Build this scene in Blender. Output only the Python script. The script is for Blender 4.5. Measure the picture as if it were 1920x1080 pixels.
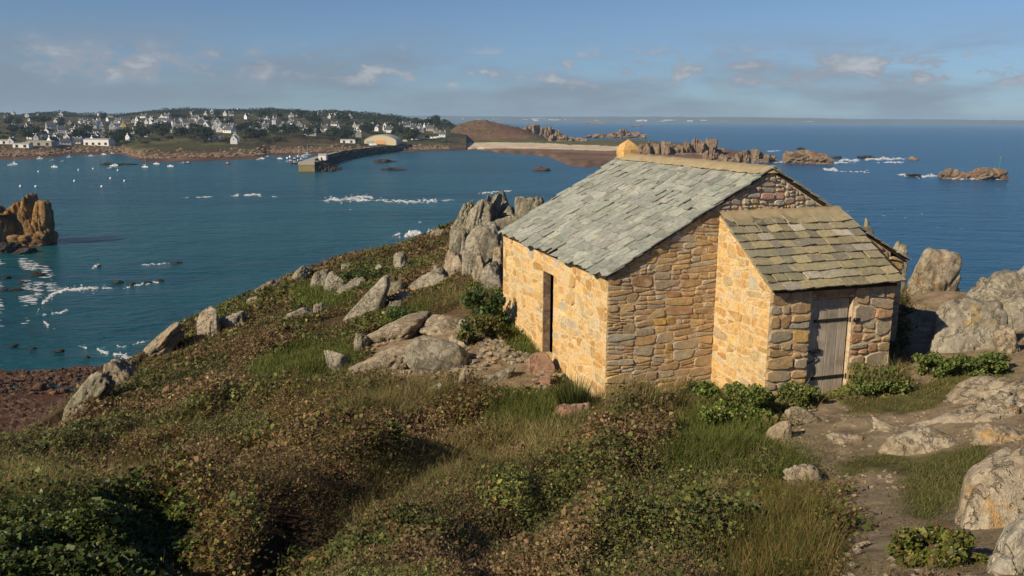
import bpy, math, random
import numpy as np

random.seed(7)
rng = np.random.default_rng(7)
for o in list(bpy.data.objects):
    bpy.data.objects.remove(o, do_unlink=True)
scene = bpy.context.scene
C = scene.collection

# ------------------------------------------------------------------ camera
F = 1600.0                       # focal length in photo pixels (1920 wide)
PITCH = math.atan(316 / F)
ROLL = 0.006
CAMZ = 42.0                      # eye height above the sea
CP, SP = math.cos(PITCH), math.sin(PITCH)
CR, SR = math.cos(ROLL), math.sin(ROLL)
cam_d = bpy.data.cameras.new('camera')
cam_d.sensor_width = 36.0
cam_d.lens = 36.0 * F / 1920
cam_d.clip_start = 0.05
cam_d.clip_end = 90000
cam = bpy.data.objects.new('camera', cam_d)
C.objects.link(cam)
from mathutils import Matrix, Vector
fwd = Vector((0, CP, -SP)); up0 = Vector((0, SP, CP)); right0 = Vector((1, 0, 0))
right = right0 * CR + up0 * SR
up = up0 * CR - right0 * SR
M = Matrix((right, up, -fwd)).transposed().to_4x4()
M.translation = (0, 0, CAMZ)
cam.matrix_world = M
scene.camera = cam
R_, U_, F_ = np.array(right), np.array(up), np.array(fwd)

def ray(px, py):
    px = np.asarray(px, float); py = np.asarray(py, float)
    return (((px - 960) / F)[..., None] * R_ + ((540 - py) / F)[..., None] * U_ + F_)
def at(px, py, Y):
    r = ray(px, py)
    return r * (np.asarray(Y, float) / r[..., 1])[..., None] + np.array([0, 0, CAMZ])
def at_sea(px, py, z=0.0):
    r = ray(px, py)
    return r * ((z - CAMZ) / r[..., 2])[..., None] + np.array([0, 0, CAMZ])
def proj(P):
    d = np.asarray(P, float) - np.array([0, 0, CAMZ])
    k = d @ F_
    k = np.where(np.abs(k) < 1e-3, 1e-3, k)
    return 960 + F * (d @ R_) / k, 540 - F * (d @ U_) / k

# ------------------------------------------------------------------ light
SUN_EL = math.radians(32)
sd = np.array([-0.795, -0.606, 0.0]); sd /= np.linalg.norm(sd)
to_sun = np.array([sd[0] * math.cos(SUN_EL), sd[1] * math.cos(SUN_EL), math.sin(SUN_EL)])
sun_d = bpy.data.lights.new('sun', 'SUN')
sun_d.energy = 5.0
sun_d.angle = math.radians(0.6)
sun_d.color = (1.0, 0.85, 0.64)
sun = bpy.data.objects.new('sun', sun_d)
C.objects.link(sun)
sun.rotation_euler = Vector(to_sun).to_track_quat('Z', 'Y').to_euler()
sun.location = (-30, -20, 90)

world = bpy.data.worlds.new('World')
scene.world = world
world.use_nodes = True
wt = world.node_tree
wt.nodes.clear()

class N:
    """tiny node helper"""
    def __init__(self, tree): self.t = tree
    def __call__(self, typ, ins=None, **props):
        n = self.t.nodes.new(typ)
        for k, v in props.items():
            setattr(n, k, v)
        for k, v in (ins or {}).items():
            s = n.inputs[k]
            if isinstance(v, bpy.types.NodeSocket): self.t.links.new(v, s)
            else: s.default_value = v
        return n
    def math(self, op, a, b=0.0, clamp=False):
        return self('ShaderNodeMath', {0: a, 1: b}, operation=op, use_clamp=clamp).outputs[0]
    def mix(self, fac, a, b, blend='MIX'):
        n = self('ShaderNodeMix', None, data_type='RGBA', blend_type=blend)
        for s, v in ((n.inputs[0], fac), (n.inputs[6], a), (n.inputs[7], b)):
            if isinstance(v, bpy.types.NodeSocket): self.t.links.new(v, s)
            else: s.default_value = v if not isinstance(v, tuple) or len(v) == 4 else (*v, 1)
        return n.outputs[2]
    def ramp(self, fac, stops):
        n = self('ShaderNodeValToRGB', {0: fac})
        e = n.color_ramp.elements
        while len(e) < len(stops): e.new(0.5)
        for i, (p, c) in enumerate(stops):
            e[i].position = p
            e[i].color = (c, c, c, 1) if not isinstance(c, tuple) else (*c[:3], 1)
        return n.outputs[0]
    def maprange(self, v, a, b, c=0.0, d=1.0, smooth=False):
        n = self('ShaderNodeMapRange', {0: v, 1: a, 2: b, 3: c, 4: d})
        n.interpolation_type = 'SMOOTHSTEP' if smooth else 'LINEAR'
        return n.outputs[0]
    def noise(self, vec, scale, detail=4.0, rough=0.55, dist=0.0):
        n = self('ShaderNodeTexNoise', {'Vector': vec, 'Scale': scale, 'Detail': detail, 'Roughness': rough, 'Distortion': dist})
        return n.outputs[0]

def build_world():
    n = N(wt)
    sky = n('ShaderNodeTexSky', sky_type='NISHITA')
    sky.sun_disc = False
    sky.sun_elevation = SUN_EL
    sky.sun_rotation = math.atan2(to_sun[0], to_sun[1])
    sky.altitude = 40
    sky.air_density = 1.0
    sky.dust_density = 0.1
    sky.ozone_density = 2.0
    tc = n('ShaderNodeTexCoord')
    d = tc.outputs['Generated']
    sx = n('ShaderNodeSeparateXYZ', {0: d})
    z = sx.outputs[2]
    # clouds low over the sea: cumulus heaps in a band a few degrees above the horizon
    mp = n('ShaderNodeMapping', {'Vector': d, 'Scale': (1, 1, 2.2), 'Location': (3.37, 1.2, 0.0)})
    c1 = n.noise(mp.outputs[0], 25.0, 7.0, 0.56, 0.15)
    c2 = n.noise(mp.outputs[0], 3.2, 2.0, 0.5)
    band = n.math('MULTIPLY', n.maprange(z, 0.028, 0.045, 0, 1, True), n.maprange(z, 0.055, 0.09, 1, 0, True))
    dens = n.math('ADD', c1, n.math('MULTIPLY', n.math('SUBTRACT', c2, 0.5), 0.45))
    cov = n.math('MULTIPLY', n.maprange(dens, 0.475, 0.59, 0, 1, True), band)
    # thin grey stratus veil under the heaps
    mp2 = n('ShaderNodeMapping', {'Vector': d, 'Scale': (1, 1, 4.5), 'Location': (3.9, 2.2, 0.3)})
    c3 = n.noise(mp2.outputs[0], 4.0, 5.0, 0.55)
    veil = n.math('MULTIPLY', n.maprange(c3, 0.36, 0.60, 0.15, 0.85, True), n.maprange(z, 0.05, 0.12, 1, 0, True))
    skyc = n('ShaderNodeHueSaturation', {'Saturation': 1.0, 'Value': 1.0, 'Color': n.mix(1.0, sky.outputs[0], (0.78, 0.94, 1.24, 1), 'MULTIPLY')}).outputs[0]
    skyc = n.mix(n.maprange(z, 0.0, 0.14, 1, 0, True), skyc, (0.80, 0.97, 1.16, 1), 'MULTIPLY')
    base = n.mix(veil, skyc, (3.7, 4.45, 5.5))
    puff = n.mix(n.maprange(c1, 0.55, 0.72), (4.9, 5.5, 6.5), (8.0, 8.3, 8.7))
    col = n.mix(n.math('MULTIPLY', cov, 0.95), base, puff)
    bg = n('ShaderNodeBackground', {'Color': col, 'Strength': 0.05})
    out = n('ShaderNodeOutputWorld')
    wt.links.new(bg.outputs[0], out.inputs[0])
build_world()

scene.view_settings.view_transform = 'Standard'
scene.view_settings.look = 'None'
scene.view_settings.gamma = 1.0
scene.view_settings.exposure = 0.3
scene.view_settings.use_curve_mapping = False
scene.render.engine = 'CYCLES'
scene.render.resolution_x = 1024
scene.render.resolution_y = 576

# ------------------------------------------------------------------ maths helpers
def _h(ix, iy, iz, seed):
    n = (ix.astype(np.int64) * 374761393 + iy.astype(np.int64) * 668265263 + iz.astype(np.int64) * 1440662683 + seed * 974711) & 0xffffffff
    n = ((n ^ (n >> 13)) * 1274126177) & 0xffffffff
    n = ((n ^ (n >> 16)) * 2246822519) & 0xffffffff
    return ((n ^ (n >> 15)) & 0xffffff) / float(0xffffff)
def vnoise(x, y, z=None, seed=0):
    x = np.asarray(x, float); y = np.asarray(y, float)
    z = np.zeros_like(x) if z is None else np.asarray(z, float)
    ix, iy, iz = np.floor(x), np.floor(y), np.floor(z)
    fx, fy, fz = x - ix, y - iy, z - iz
    fx, fy, fz = [t * t * (3 - 2 * t) for t in (fx, fy, fz)]
    r = 0
    for a in (0, 1):
        wx = fx if a else 1 - fx
        for b in (0, 1):
            wy = fy if b else 1 - fy
            for c in (0, 1):
                wz = fz if c else 1 - fz
                r = r + wx * wy * wz * _h(ix + a, iy + b, iz + c, seed)
    return r * 2 - 1
def fbm(x, y, z=None, octv=4, seed=0, gain=0.5):
    r = 0; a = 1.0; s = 1.0; tot = 0
    for i in range(octv):
        r = r + a * vnoise(np.asarray(x) * s + 17.3 * i, np.asarray(y) * s - 9.1 * i, None if z is None else np.asarray(z) * s, seed + i)
        tot += a; a *= gain; s *= 2.03
    return r / tot
def sstep(a, b, x):
    t = np.clip((x - a) / (b - a), 0, 1)
    return t * t * (3 - 2 * t)
def in_poly(px, py, poly):
    poly = np.asarray(poly, float)
    inside = np.zeros(np.shape(px), bool)
    j = len(poly) - 1
    for i in range(len(poly)):
        xi, yi = poly[i]; xj, yj = poly[j]
        c = ((yi > py) != (yj > py)) & (px < (xj - xi) * (py - yi) / (yj - yi + 1e-12) + xi)
        inside ^= c
        j = i
    return inside
def poly_dist(px, py, poly):
    poly = np.asarray(poly, float)
    d = np.full(np.shape(px), 1e9)
    for i in range(len(poly)):
        a = poly[i]; b = poly[(i + 1) % len(poly)]
        ab = b - a
        t = np.clip(((px - a[0]) * ab[0] + (py - a[1]) * ab[1]) / (ab @ ab), 0, 1)
        d = np.minimum(d, np.hypot(px - a[0] - t * ab[0], py - a[1] - t * ab[1]))
    return d

# ------------------------------------------------------------------ object helpers
def mesh_np(name, V, faces, mats, cols=None, smooth=False, midx=None):
    """faces: (n,k) array or list of lists"""
    me = bpy.data.meshes.new(name)
    V = np.asarray(V, np.float32)
    if isinstance(faces, np.ndarray):
        k = faces.shape[1]; nf = len(faces)
        me.vertices.add(len(V)); me.vertices.foreach_set('co', V.ravel())
        me.loops.add(nf * k); me.loops.foreach_set('vertex_index', faces.astype(np.int32).ravel())
        me.polygons.add(nf)
        me.polygons.foreach_set('loop_start', np.arange(0, nf * k, k, dtype=np.int32))
    else:
        me.from_pydata([tuple(map(float, v)) for v in V], [], [tuple(int(i) for i in f) for f in faces])
    for m in (mats if isinstance(mats, (list, tuple)) else [mats]):
        me.materials.append(m)
    if midx is not None:
        me.polygons.foreach_set('material_index', np.asarray(midx, np.int32))
    me.polygons.foreach_set('use_smooth', np.full(len(me.polygons), smooth))
    if cols is not None:
        a = me.color_attributes.new('Col', 'FLOAT_COLOR', 'POINT')
        c = np.ones((len(V), 4), np.float32)
        c[:, :3] = np.asarray(cols, np.float32)[..., :3]
        a.data.foreach_set('color', c.ravel())
    me.update(calc_edges=True)
    me.validate()
    return me
def link(name, data, parent=None, loc=None, rotz=0.0):
    o = bpy.data.objects.new(name, data)
    C.objects.link(o)
    if parent is not None: o.parent = parent
    if loc is not None: o.location = [float(v) for v in loc]
    if rotz: o.rotation_euler = (0, 0, rotz)
    return o
def tag(o, label=None, cat=None, group=None, kind=None):
    if label: o['label'] = label
    if cat: o['category'] = cat
    if group: o['group'] = group
    if kind: o['kind'] = kind
    return o

class MB:
    """mesh builder: collects verts/faces with per-face material index and per-vertex colour"""
    def __init__(self): self.v = []; self.f = []; self.m = []; self.c = []
    def add(self, V, Fs, m=0, col=(1, 1, 1)):
        b = len(self.v)
        self.v += [tuple(p) for p in V]
        self.c += [tuple(col)] * len(V)
        for f in Fs:
            self.f.append([b + i for i in f]); self.m.append(m)
    def box(self, a, b, m=0, col=(1, 1, 1), fn=None):
        x0, y0, z0 = a; x1, y1, z1 = b
        V = [(x0, y0, z0), (x1, y0, z0), (x1, y1, z0), (x0, y1, z0), (x0, y0, z1), (x1, y0, z1), (x1, y1, z1), (x0, y1, z1)]
        if fn: V = [fn(*p) for p in V]
        self.add(V, [(0, 3, 2, 1), (4, 5, 6, 7), (0, 1, 5, 4), (1, 2, 6, 5), (2, 3, 7, 6), (3, 0, 4, 7)], m, col)
    def prism(self, poly, axis, a, b, m=0, col=(1, 1, 1)):
        """extrude 2d poly (CCW) along axis from a to b"""
        k = len(poly)
        def mk(p, t):
            if axis == 'x': return (t, p[0], p[1])
            if axis == 'y': return (p[0], t, p[1])
            return (p[0], p[1], t)
        V = [mk(p, a) for p in poly] + [mk(p, b) for p in poly]
        Fs = [list(range(k)), list(range(2 * k - 1, k - 1, -1))] + [(i, i + k, (i + 1) % k + k, (i + 1) % k) for i in range(k)]
        self.add(V, Fs, m, col)
    def tube(self, pts, r, n=6, m=0, col=(1, 1, 1)):
        pts = [Vector(p) for p in pts]
        rs = r if isinstance(r, (list, tuple)) else [r] * len(pts)
        rings = []
        for i, p in enumerate(pts):
            t = (pts[min(i + 1, len(pts) - 1)] - pts[max(i - 1, 0)]).normalized()
            a = t.cross(Vector((0.13, 0.21, 0.97)))
            if a.length < 1e-3: a = t.cross(Vector((1, 0, 0)))
            a.normalize(); b = t.cross(a)
            rings.append([p + (a * math.cos(2 * math.pi * k / n) + b * math.sin(2 * math.pi * k / n)) * rs[i] for k in range(n)])
        V = [q for rg in rings for q in rg]
        Fs = [(i * n + k, i * n + (k + 1) % n, (i + 1) * n + (k + 1) % n, (i + 1) * n + k) for i in range(len(pts) - 1) for k in range(n)]
        Fs += [tuple(range(n - 1, -1, -1)), tuple((len(pts) - 1) * n + k for k in range(n))]
        self.add(V, Fs, m, col)
    def mesh(self, name, mats, smooth=False):
        me = mesh_np(name, self.v, self.f, mats, self.c, smooth, self.m)
        return me
    def build(self, name, mats, parent=None, loc=None, rotz=0.0, smooth=False):
        return link(name, self.mesh(name, mats, smooth), parent, loc, rotz)

# ------------------------------------------------------------------ materials
def new_mat(name):
    m = bpy.data.materials.new(name)
    m.use_nodes = True
    t = m.node_tree
    t.nodes.clear()
    n = N(t)
    out = n('ShaderNodeOutputMaterial')
    return m, n, out
def pbsdf(n, out, color, rough=0.85, spec=0.3, bump=None, bstr=0.4, bdist=0.02, extra=None):
    ins = {'Base Color': color, 'Roughness': rough, 'Specular IOR Level': spec}
    if bump is not None:
        ins['Normal'] = n('ShaderNodeBump', {'Height': bump, 'Strength': bstr, 'Distance': bdist}).outputs[0]
    ins.update(extra or {})
    p = n('ShaderNodeBsdfPrincipled', ins)
    n.t.links.new(p.outputs[0], out.inputs[0])
    return p
def col4(c): return (c[0], c[1], c[2], 1)
def attr_col(n): return n('ShaderNodeVertexColor', layer_name='Col').outputs[0]

def mat_attr(name, rough=0.85, spec=0.25, nscale=30.0, namt=0.35, bscale=60.0, bstr=0.3, bdist=0.01, lichen=None, lscale=6.0, lthr=(0.56, 0.66)):
    """surface whose colour comes from the piece's own colour, mottled by noise; optional lichen spots"""
    m, n, out = new_mat(name)
    oc = n('ShaderNodeTexCoord').outputs['Object']
    a = attr_col(n)
    k = n.maprange(n.noise(oc, nscale, 5, 0.6), 0.25, 0.75, 1 - namt, 1 + namt)
    c = n('ShaderNodeVectorMath', {0: a, 1: n('ShaderNodeCombineXYZ', {0: k, 1: k, 2: k}).outputs[0]}, operation='MULTIPLY').outputs[0]
    if lichen:
        for i, (lc, amt) in enumerate(lichen):
            v = n('ShaderNodeVectorMath', {0: oc, 1: (5.3 * i, 2.1 * i, 7.7 * i)}, operation='ADD').outputs[0]
            f = n.math('MULTIPLY', n.maprange(n.noise(v, lscale * (1 + 0.6 * i), 6, 0.65, 0.4), lthr[0], lthr[1], 0, 1, True), amt)
            c = n.mix(f, c, col4(lc))
    pbsdf(n, out, c, rough, spec, n.noise(oc, bscale, 6, 0.65), bstr, bdist)
    return m
def mat_plain(name, color, rough=0.7, spec=0.3, var=0.15, scale=8.0, metal=0.0):
    m, n, out = new_mat(name)
    oc = n('ShaderNodeTexCoord').outputs['Object']
    c = n.mix(n.noise(oc, scale, 4), col4([v * (1 - var) for v in color]), col4([min(1, v * (1 + var)) for v in color]))
    pbsdf(n, out, c, rough, spec, n.noise(oc, scale * 4, 4), 0.15, 0.005, {'Metallic': metal})
    return m

def mat_granite(name, base, dark, lichen, pale, lthr=(0.56, 0.68), scale=1.0):
    m, n, out = new_mat(name)
    tcn = n('ShaderNodeTexCoord')
    rnd = n('ShaderNodeObjectInfo').outputs['Random']
    oc = n('ShaderNodeVectorMath', {0: tcn.outputs['Object'], 1: n('ShaderNodeCombineXYZ', {0: n.math('MULTIPLY', rnd, 37.0), 1: n.math('MULTIPLY', rnd, 91.0), 2: 0.0}).outputs[0]}, operation='ADD').outputs[0]
    big = n.noise(oc, 1.1 * scale, 5, 0.6, 0.3)
    med = n.noise(oc, 5.5 * scale, 6, 0.66, 0.2)
    fine = n.noise(oc, 46 * scale, 3, 0.7)
    c = n.mix(n.maprange(med, 0.3, 0.7), col4(dark), col4(base))
    c = n.mix(n.maprange(big, 0.42, 0.62, 0, 0.7, True), c, col4(pale))
    c = n.mix(n.math('MULTIPLY', n.maprange(n.noise(oc, 2.3 * scale, 6, 0.62, 0.6), lthr[0], lthr[1], 0, 1, True), 0.8), c, col4(lichen))
    # dark crust lichen speckle
    sp = n.maprange(n.noise(oc, 19 * scale, 4, 0.7), 0.56, 0.66, 0, 0.55, True)
    c = n.mix(n.math('MULTIPLY', sp, n.maprange(big, 0.35, 0.6)), c, (0.07, 0.07, 0.06, 1))
    k = n.math('MULTIPLY', n.maprange(fine, 0.2, 0.8, 0.66, 1.22), n.maprange(n.noise(oc, 11 * scale, 5, 0.7), 0.3, 0.7, 0.62, 1.14))
    c = n('ShaderNodeVectorMath', {0: c, 1: n('ShaderNodeCombineXYZ', {0: k, 1: k, 2: k}).outputs[0]}, operation='MULTIPLY').outputs[0]
    h = n.math('ADD', n.math('MULTIPLY', med, 1.0), n.math('MULTIPLY', fine, 0.25))
    rid = n.math('ABSOLUTE', n.math('SUBTRACT', n.noise(n('ShaderNodeMapping', {'Vector': oc, 'Scale': (1, 1, 0.8), 'Rotation': (0.25, 0.4, 0.2)}).outputs[0], 2.2 * scale, 6, 0.62, 0.3), 0.5))
    h = n.math('ADD', h, n.maprange(rid, 0.0, 0.018, -0.5, 0.0))
    pbsdf(n, out, c, 0.92, 0.2, h, 0.9, 0.07 / scale)
    return m

M_GRAN = mat_granite('granite_grey', (0.34, 0.305, 0.225), (0.19, 0.17, 0.125), (0.38, 0.28, 0.12), (0.44, 0.40, 0.31), (0.58, 0.70))
M_GRAN_T = mat_granite('granite_tan', (0.39, 0.32, 0.215), (0.23, 0.185, 0.125), (0.46, 0.27, 0.10), (0.47, 0.405, 0.30), (0.57, 0.68))
M_GRAN_G = mat_granite('granite_greenish', (0.29, 0.265, 0.18), (0.17, 0.155, 0.11), (0.36, 0.31, 0.12), (0.37, 0.34, 0.25), (0.55, 0.68))
M_GRAN_R = mat_granite('granite_reddish', (0.34, 0.20, 0.13), (0.22, 0.13, 0.09), (0.42, 0.26, 0.12), (0.38, 0.28, 0.2))
M_CRAG = mat_granite('crag_orange', (0.30, 0.17, 0.065), (0.13, 0.075, 0.035), (0.40, 0.22, 0.06), (0.33, 0.22, 0.11), (0.5, 0.64), 0.12)
M_FARROCK = mat_granite('far_rock', (0.27, 0.175, 0.11), (0.15, 0.10, 0.065), (0.34, 0.23, 0.11), (0.34, 0.27, 0.19), (0.5, 0.64), 0.09)
M_DARKROCK = mat_granite('dark_rock', (0.060, 0.052, 0.042), (0.03, 0.027, 0.024), (0.10, 0.085, 0.05), (0.085, 0.075, 0.06), (0.6, 0.7), 0.3)
M_KELPROCK = mat_granite('kelp_rock', (0.11, 0.052, 0.030), (0.05, 0.026, 0.018), (0.20, 0.13, 0.07), (0.17, 0.11, 0.075), (0.58, 0.7), 0.5)

M_STONE = mat_attr('wall_stone', 0.95, 0.15, 16, 0.36, 42, 0.8, 0.03, lichen=[((0.56, 0.38, 0.15), 0.55), ((0.52, 0.46, 0.34), 0.5), ((0.30, 0.235, 0.15), 0.4)], lscale=3.2, lthr=(0.52, 0.66))
M_MORTAR = mat_attr('wall_mortar', 0.97, 0.1, 18, 0.35, 40, 0.7, 0.03)
M_SLATE = mat_attr('roof_slate', 0.85, 0.2, 14, 0.34, 40, 0.8, 0.02, lichen=[((0.44, 0.43, 0.36), 0.75), ((0.17, 0.165, 0.13), 0.6), ((0.36, 0.33, 0.20), 0.4)], lscale=2.6, lthr=(0.52, 0.68))
M_TILE = mat_attr('lean_to_slab', 0.85, 0.25, 16, 0.3, 40, 0.4, 0.01, lichen=[((0.36, 0.31, 0.13), 0.6), ((0.16, 0.155, 0.12), 0.6)], lscale=6.0, lthr=(0.54, 0.66))
M_CAP = mat_plain('ridge_mortar', (0.31, 0.25, 0.15), 0.95, 0.1, 0.4, 5)
M_IRON = mat_plain('black_iron', (0.018, 0.017, 0.017), 0.55, 0.4, 0.3, 40)
M_DARKWOOD = mat_plain('roof_timber', (0.05, 0.035, 0.022), 0.9, 0.1)
def mat_wood():
    m, n, out = new_mat('weathered_planks')
    oc = n('ShaderNodeTexCoord').outputs['Object']
    g = n('ShaderNodeMapping', {'Vector': oc, 'Scale': (22, 22, 1.3)}).outputs[0]
    gr = n.noise(g, 2.2, 7, 0.65, 0.6)
    a = attr_col(n)
    k = n.maprange(gr, 0.25, 0.75, 0.55, 1.35)
    c = n('ShaderNodeVectorMath', {0: a, 1: n('ShaderNodeCombineXYZ', {0: k, 1: k, 2: k}).outputs[0]}, operation='MULTIPLY').outputs[0]
    st = n.maprange(n.noise(oc, 2.6, 4, 0.6), 0.5, 0.7, 0, 0.5, True)
    c = n.mix(st, c, (0.16, 0.12, 0.075, 1))
    pbsdf(n, out, c, 0.9, 0.15, gr, 0.5, 0.006)
    return m
M_WOOD = mat_wood()

def mat_leaf(name, rough=0.6, spec=0.25, trans=0.25):
    m, n, out = new_mat(name)
    a = attr_col(n)
    p = n('ShaderNodeBsdfPrincipled', {'Base Color': a, 'Roughness': rough, 'Specular IOR Level': spec})
    t = n('ShaderNodeBsdfTranslucent', {'Color': a})
    mx = n('ShaderNodeMixShader', {0: trans, 1: p.outputs[0], 2: t.outputs[0]})
    n.t.links.new(mx.outputs[0], out.inputs[0])
    return m
M_LEAF = mat_leaf('scrub_leaf')
M_GLOSS = mat_leaf('glossy_leaf', 0.5, 0.25, 0.25)
M_GRASS = mat_leaf('grass_blade', 0.7, 0.15, 0.3)
M_TREE = mat_leaf('tree_leaf', 0.7, 0.15, 0.1)
M_BARK = mat_plain('bark', (0.08, 0.06, 0.045), 0.9, 0.1)

def mat_ground():
    m, n, out = new_mat('headland_ground')
    oc = n('ShaderNodeTexCoord').outputs['Object']
    a = attr_col(n)
    n1 = n.noise(oc, 2.4, 7, 0.68, 0.5)
    n2 = n.noise(oc, 22, 5, 0.7)
    k = n.math('MULTIPLY', n.maprange(n1, 0.3, 0.7, 0.5, 1.5), n.maprange(n2, 0.2, 0.8, 0.6, 1.4))
    c = n('ShaderNodeVectorMath', {0: a, 1: n('ShaderNodeCombineXYZ', {0: k, 1: k, 2: k}).outputs[0]}, operation='MULTIPLY').outputs[0]
    h = n.math('ADD', n1, n.math('MULTIPLY', n2, 0.35))
    pbsdf(n, out, c, 0.97, 0.1, h, 0.7, 0.06)
    return m
M_GROUND = mat_ground()
def mat_far_ground(name, scale):
    m, n, out = new_mat(name)
    oc = n('ShaderNodeTexCoord').outputs['Object']
    a = attr_col(n)
    n1 = n.noise(oc, scale, 6, 0.7, 0.3)
    n2 = n.noise(oc, scale * 6, 4, 0.7)
    k = n.math('MULTIPLY', n.maprange(n1, 0.25, 0.75, 0.6, 1.4), n.maprange(n2, 0.2, 0.8, 0.6, 1.4))
    c = n('ShaderNodeVectorMath', {0: a, 1: n('ShaderNodeCombineXYZ', {0: k, 1: k, 2: k}).outputs[0]}, operation='MULTIPLY').outputs[0]
    pbsdf(n, out, c, 0.97, 0.05, n2, 0.5, 1.0 / scale * 0.1)
    return m
M_FARG = mat_far_ground('far_ground', 0.02)
M_SHORE = mat_far_ground('kelp_shore', 0.35)
M_COAST = mat_plain('far_coast_land', (0.10, 0.10, 0.07), 0.95, 0.05, 0.4, 0.004)

def mat_sea():
    m, n, out = new_mat('sea_water')
    oc = n('ShaderNodeTexCoord').outputs['Object']
    lo = n.noise(n('ShaderNodeMapping', {'Vector': oc, 'Scale': (0.6, 1.6, 1), 'Rotation': (0, 0, 0.15)}).outputs[0], 0.006, 5, 0.6, 0.5)
    sp = n('ShaderNodeSeparateXYZ', {0: oc})
    # shallow sandy bay in the west is greener than the open sea
    bay = n.maprange(n.math('ADD', sp.outputs[0], n.math('MULTIPLY', n.math('SUBTRACT', lo, 0.5), 300)), -60, 160, 1, 0, True)
    deep = n.mix(n.maprange(lo, 0.3, 0.7), (0.003, 0.058, 0.132, 1), (0.006, 0.080, 0.160, 1))
    shal = n.mix(n.maprange(lo, 0.32, 0.68), (0.003, 0.042, 0.062, 1), (0.011, 0.082, 0.088, 1))
    c = n.mix(bay, deep, shal)
    mw = n('ShaderNodeMapping', {'Vector': oc, 'Scale': (0.7, 1.5, 1), 'Rotation': (0, 0, 0.35)}).outputs[0]
    w1 = n.noise(mw, 0.055, 3, 0.6, 0.3)
    w2 = n.noise(mw, 0.28, 4, 0.62, 0.3)
    h = n.math('ADD', n.math('MULTIPLY', w1, 2.6), n.math('MULTIPLY', w2, 0.9))
    b = n('ShaderNodeBump', {'Height': h, 'Strength': 1.0, 'Distance': 1.3}).outputs[0]
    p = n('ShaderNodeBsdfPrincipled', {'Base Color': c, 'Roughness': 0.24, 'IOR': 1.333, 'Specular IOR Level': 0.24, 'Normal': b})
    n.t.links.new(p.outputs[0], out.inputs[0])
    return m
M_SEA = mat_sea()
def mat_foam():
    m, n, out = new_mat('sea_foam')
    oc = n('ShaderNodeTexCoord').outputs['Object']
    p = n('ShaderNodeBsdfPrincipled', {'Base Color': (0.78, 0.80, 0.80, 1), 'Roughness': 0.8, 'Specular IOR Level': 0.2})
    a = n.maprange(n.noise(n('ShaderNodeMapping', {'Vector': oc, 'Scale': (0.5, 1.0, 1.0)}).outputs[0], 1.1, 6, 0.7, 0.6), 0.42, 0.62, 0.0, 0.85)
    mx = n('ShaderNodeMixShader', {0: a, 1: n('ShaderNodeBsdfTransparent').outputs[0], 2: p.outputs[0]})
    n.t.links.new(mx.outputs[0], out.inputs[0])
    return m
M_FOAM = mat_foam()
M_WHITE = mat_plain('white_render', (0.72, 0.71, 0.67), 0.8, 0.2, 0.06, 0.5)
M_CREAM = mat_plain('cream_render', (0.55, 0.47, 0.30), 0.8, 0.2, 0.06, 0.5)
M_YELLOW = mat_plain('ochre_render', (0.52, 0.38, 0.08), 0.8, 0.2, 0.06, 0.5)
M_GREYW = mat_plain('grey_stone_wall', (0.34, 0.32, 0.28), 0.8, 0.2, 0.1, 0.5)
M_FROOF = mat_plain('slate_house_roof', (0.075, 0.078, 0.085), 0.6, 0.3, 0.2, 0.5)
M_FROOF2 = mat_plain('pale_sheet_roof', (0.35, 0.33, 0.28), 0.6, 0.3, 0.1, 0.5)
M_GLASS = mat_plain('dark_window', (0.02, 0.022, 0.025), 0.2, 0.5, 0.1, 1)
M_ORANGE = mat_plain('orange_door', (0.62, 0.33, 0.14), 0.7, 0.2, 0.1, 1)
M_CONC = mat_plain('quay_concrete', (0.34, 0.31, 0.25), 0.9, 0.1, 0.25, 0.15)
M_CONC_Y = mat_plain('quay_sunlit_face', (0.24, 0.20, 0.09), 0.9, 0.1, 0.35, 0.2)  # yellow of the sunlit quay face put into the concrete colour
M_HULLW = mat_plain('white_boat_hull', (0.75, 0.76, 0.76), 0.4, 0.4, 0.05, 1)
M_HULLB = mat_plain('blue_boat_hull', (0.05, 0.11, 0.25), 0.4, 0.4, 0.1, 1)
M_HULLR = mat_plain('red_boat_hull', (0.36, 0.06, 0.04), 0.4, 0.4, 0.1, 1)
M_GREEN = mat_plain('green_beacon_paint', (0.04, 0.25, 0.10), 0.5, 0.4, 0.1, 1)
# ------------------------------------------------------------------ headland terrain
CTRL = [  # photo pixel of a ground point and its distance ahead of the camera (m)
 (0,1080,6.5),(0,950,10),(0,835,18.5),(300,900,12),(480,1080,6.3),(500,800,15),(250,780,18),(120,770,21),(230,690,25),
 (370,600,30),(480,545,33),(560,515,35),(640,480,36.5),(740,462,38),(840,432,38.5),(430,640,26),(430,600,29),(560,600,27),(640,600,25.5),(700,560,27.5),
 (800,500,31),(900,505,27),(700,690,19.6),(850,720,17.2),(900,640,19.8),(800,620,22.5),(945,595,21.5),(1020,668,18.6),(1135,762,15.5),
 (550,720,18.2),(420,720,20),(700,780,15),(900,850,12),(700,850,12.3),(900,1080,5.5),(700,960,8.6),(1000,780,14.6),(1200,850,12),(1200,960,8.5),(1200,1080,5.3),
 (1250,760,14.6),(1345,738,15.6),(1430,752,14.4),(1400,850,12),(1400,960,8.4),(1400,1080,5.2),(1500,800,13),(1556,742,14.7),(1650,850,11.3),(1600,960,8.1),(1600,1080,5.3),
 (1850,850,10.2),(1800,1000,6.6),(1950,1000,6.1),(1670,700,15.2),(1800,720,14.2),(1900,690,14.6),(1720,700,15.2),(1720,572,21),(1790,562,22),(1900,640,16.5)]
P0 = np.array([at(*c) for c in CTRL])
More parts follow.
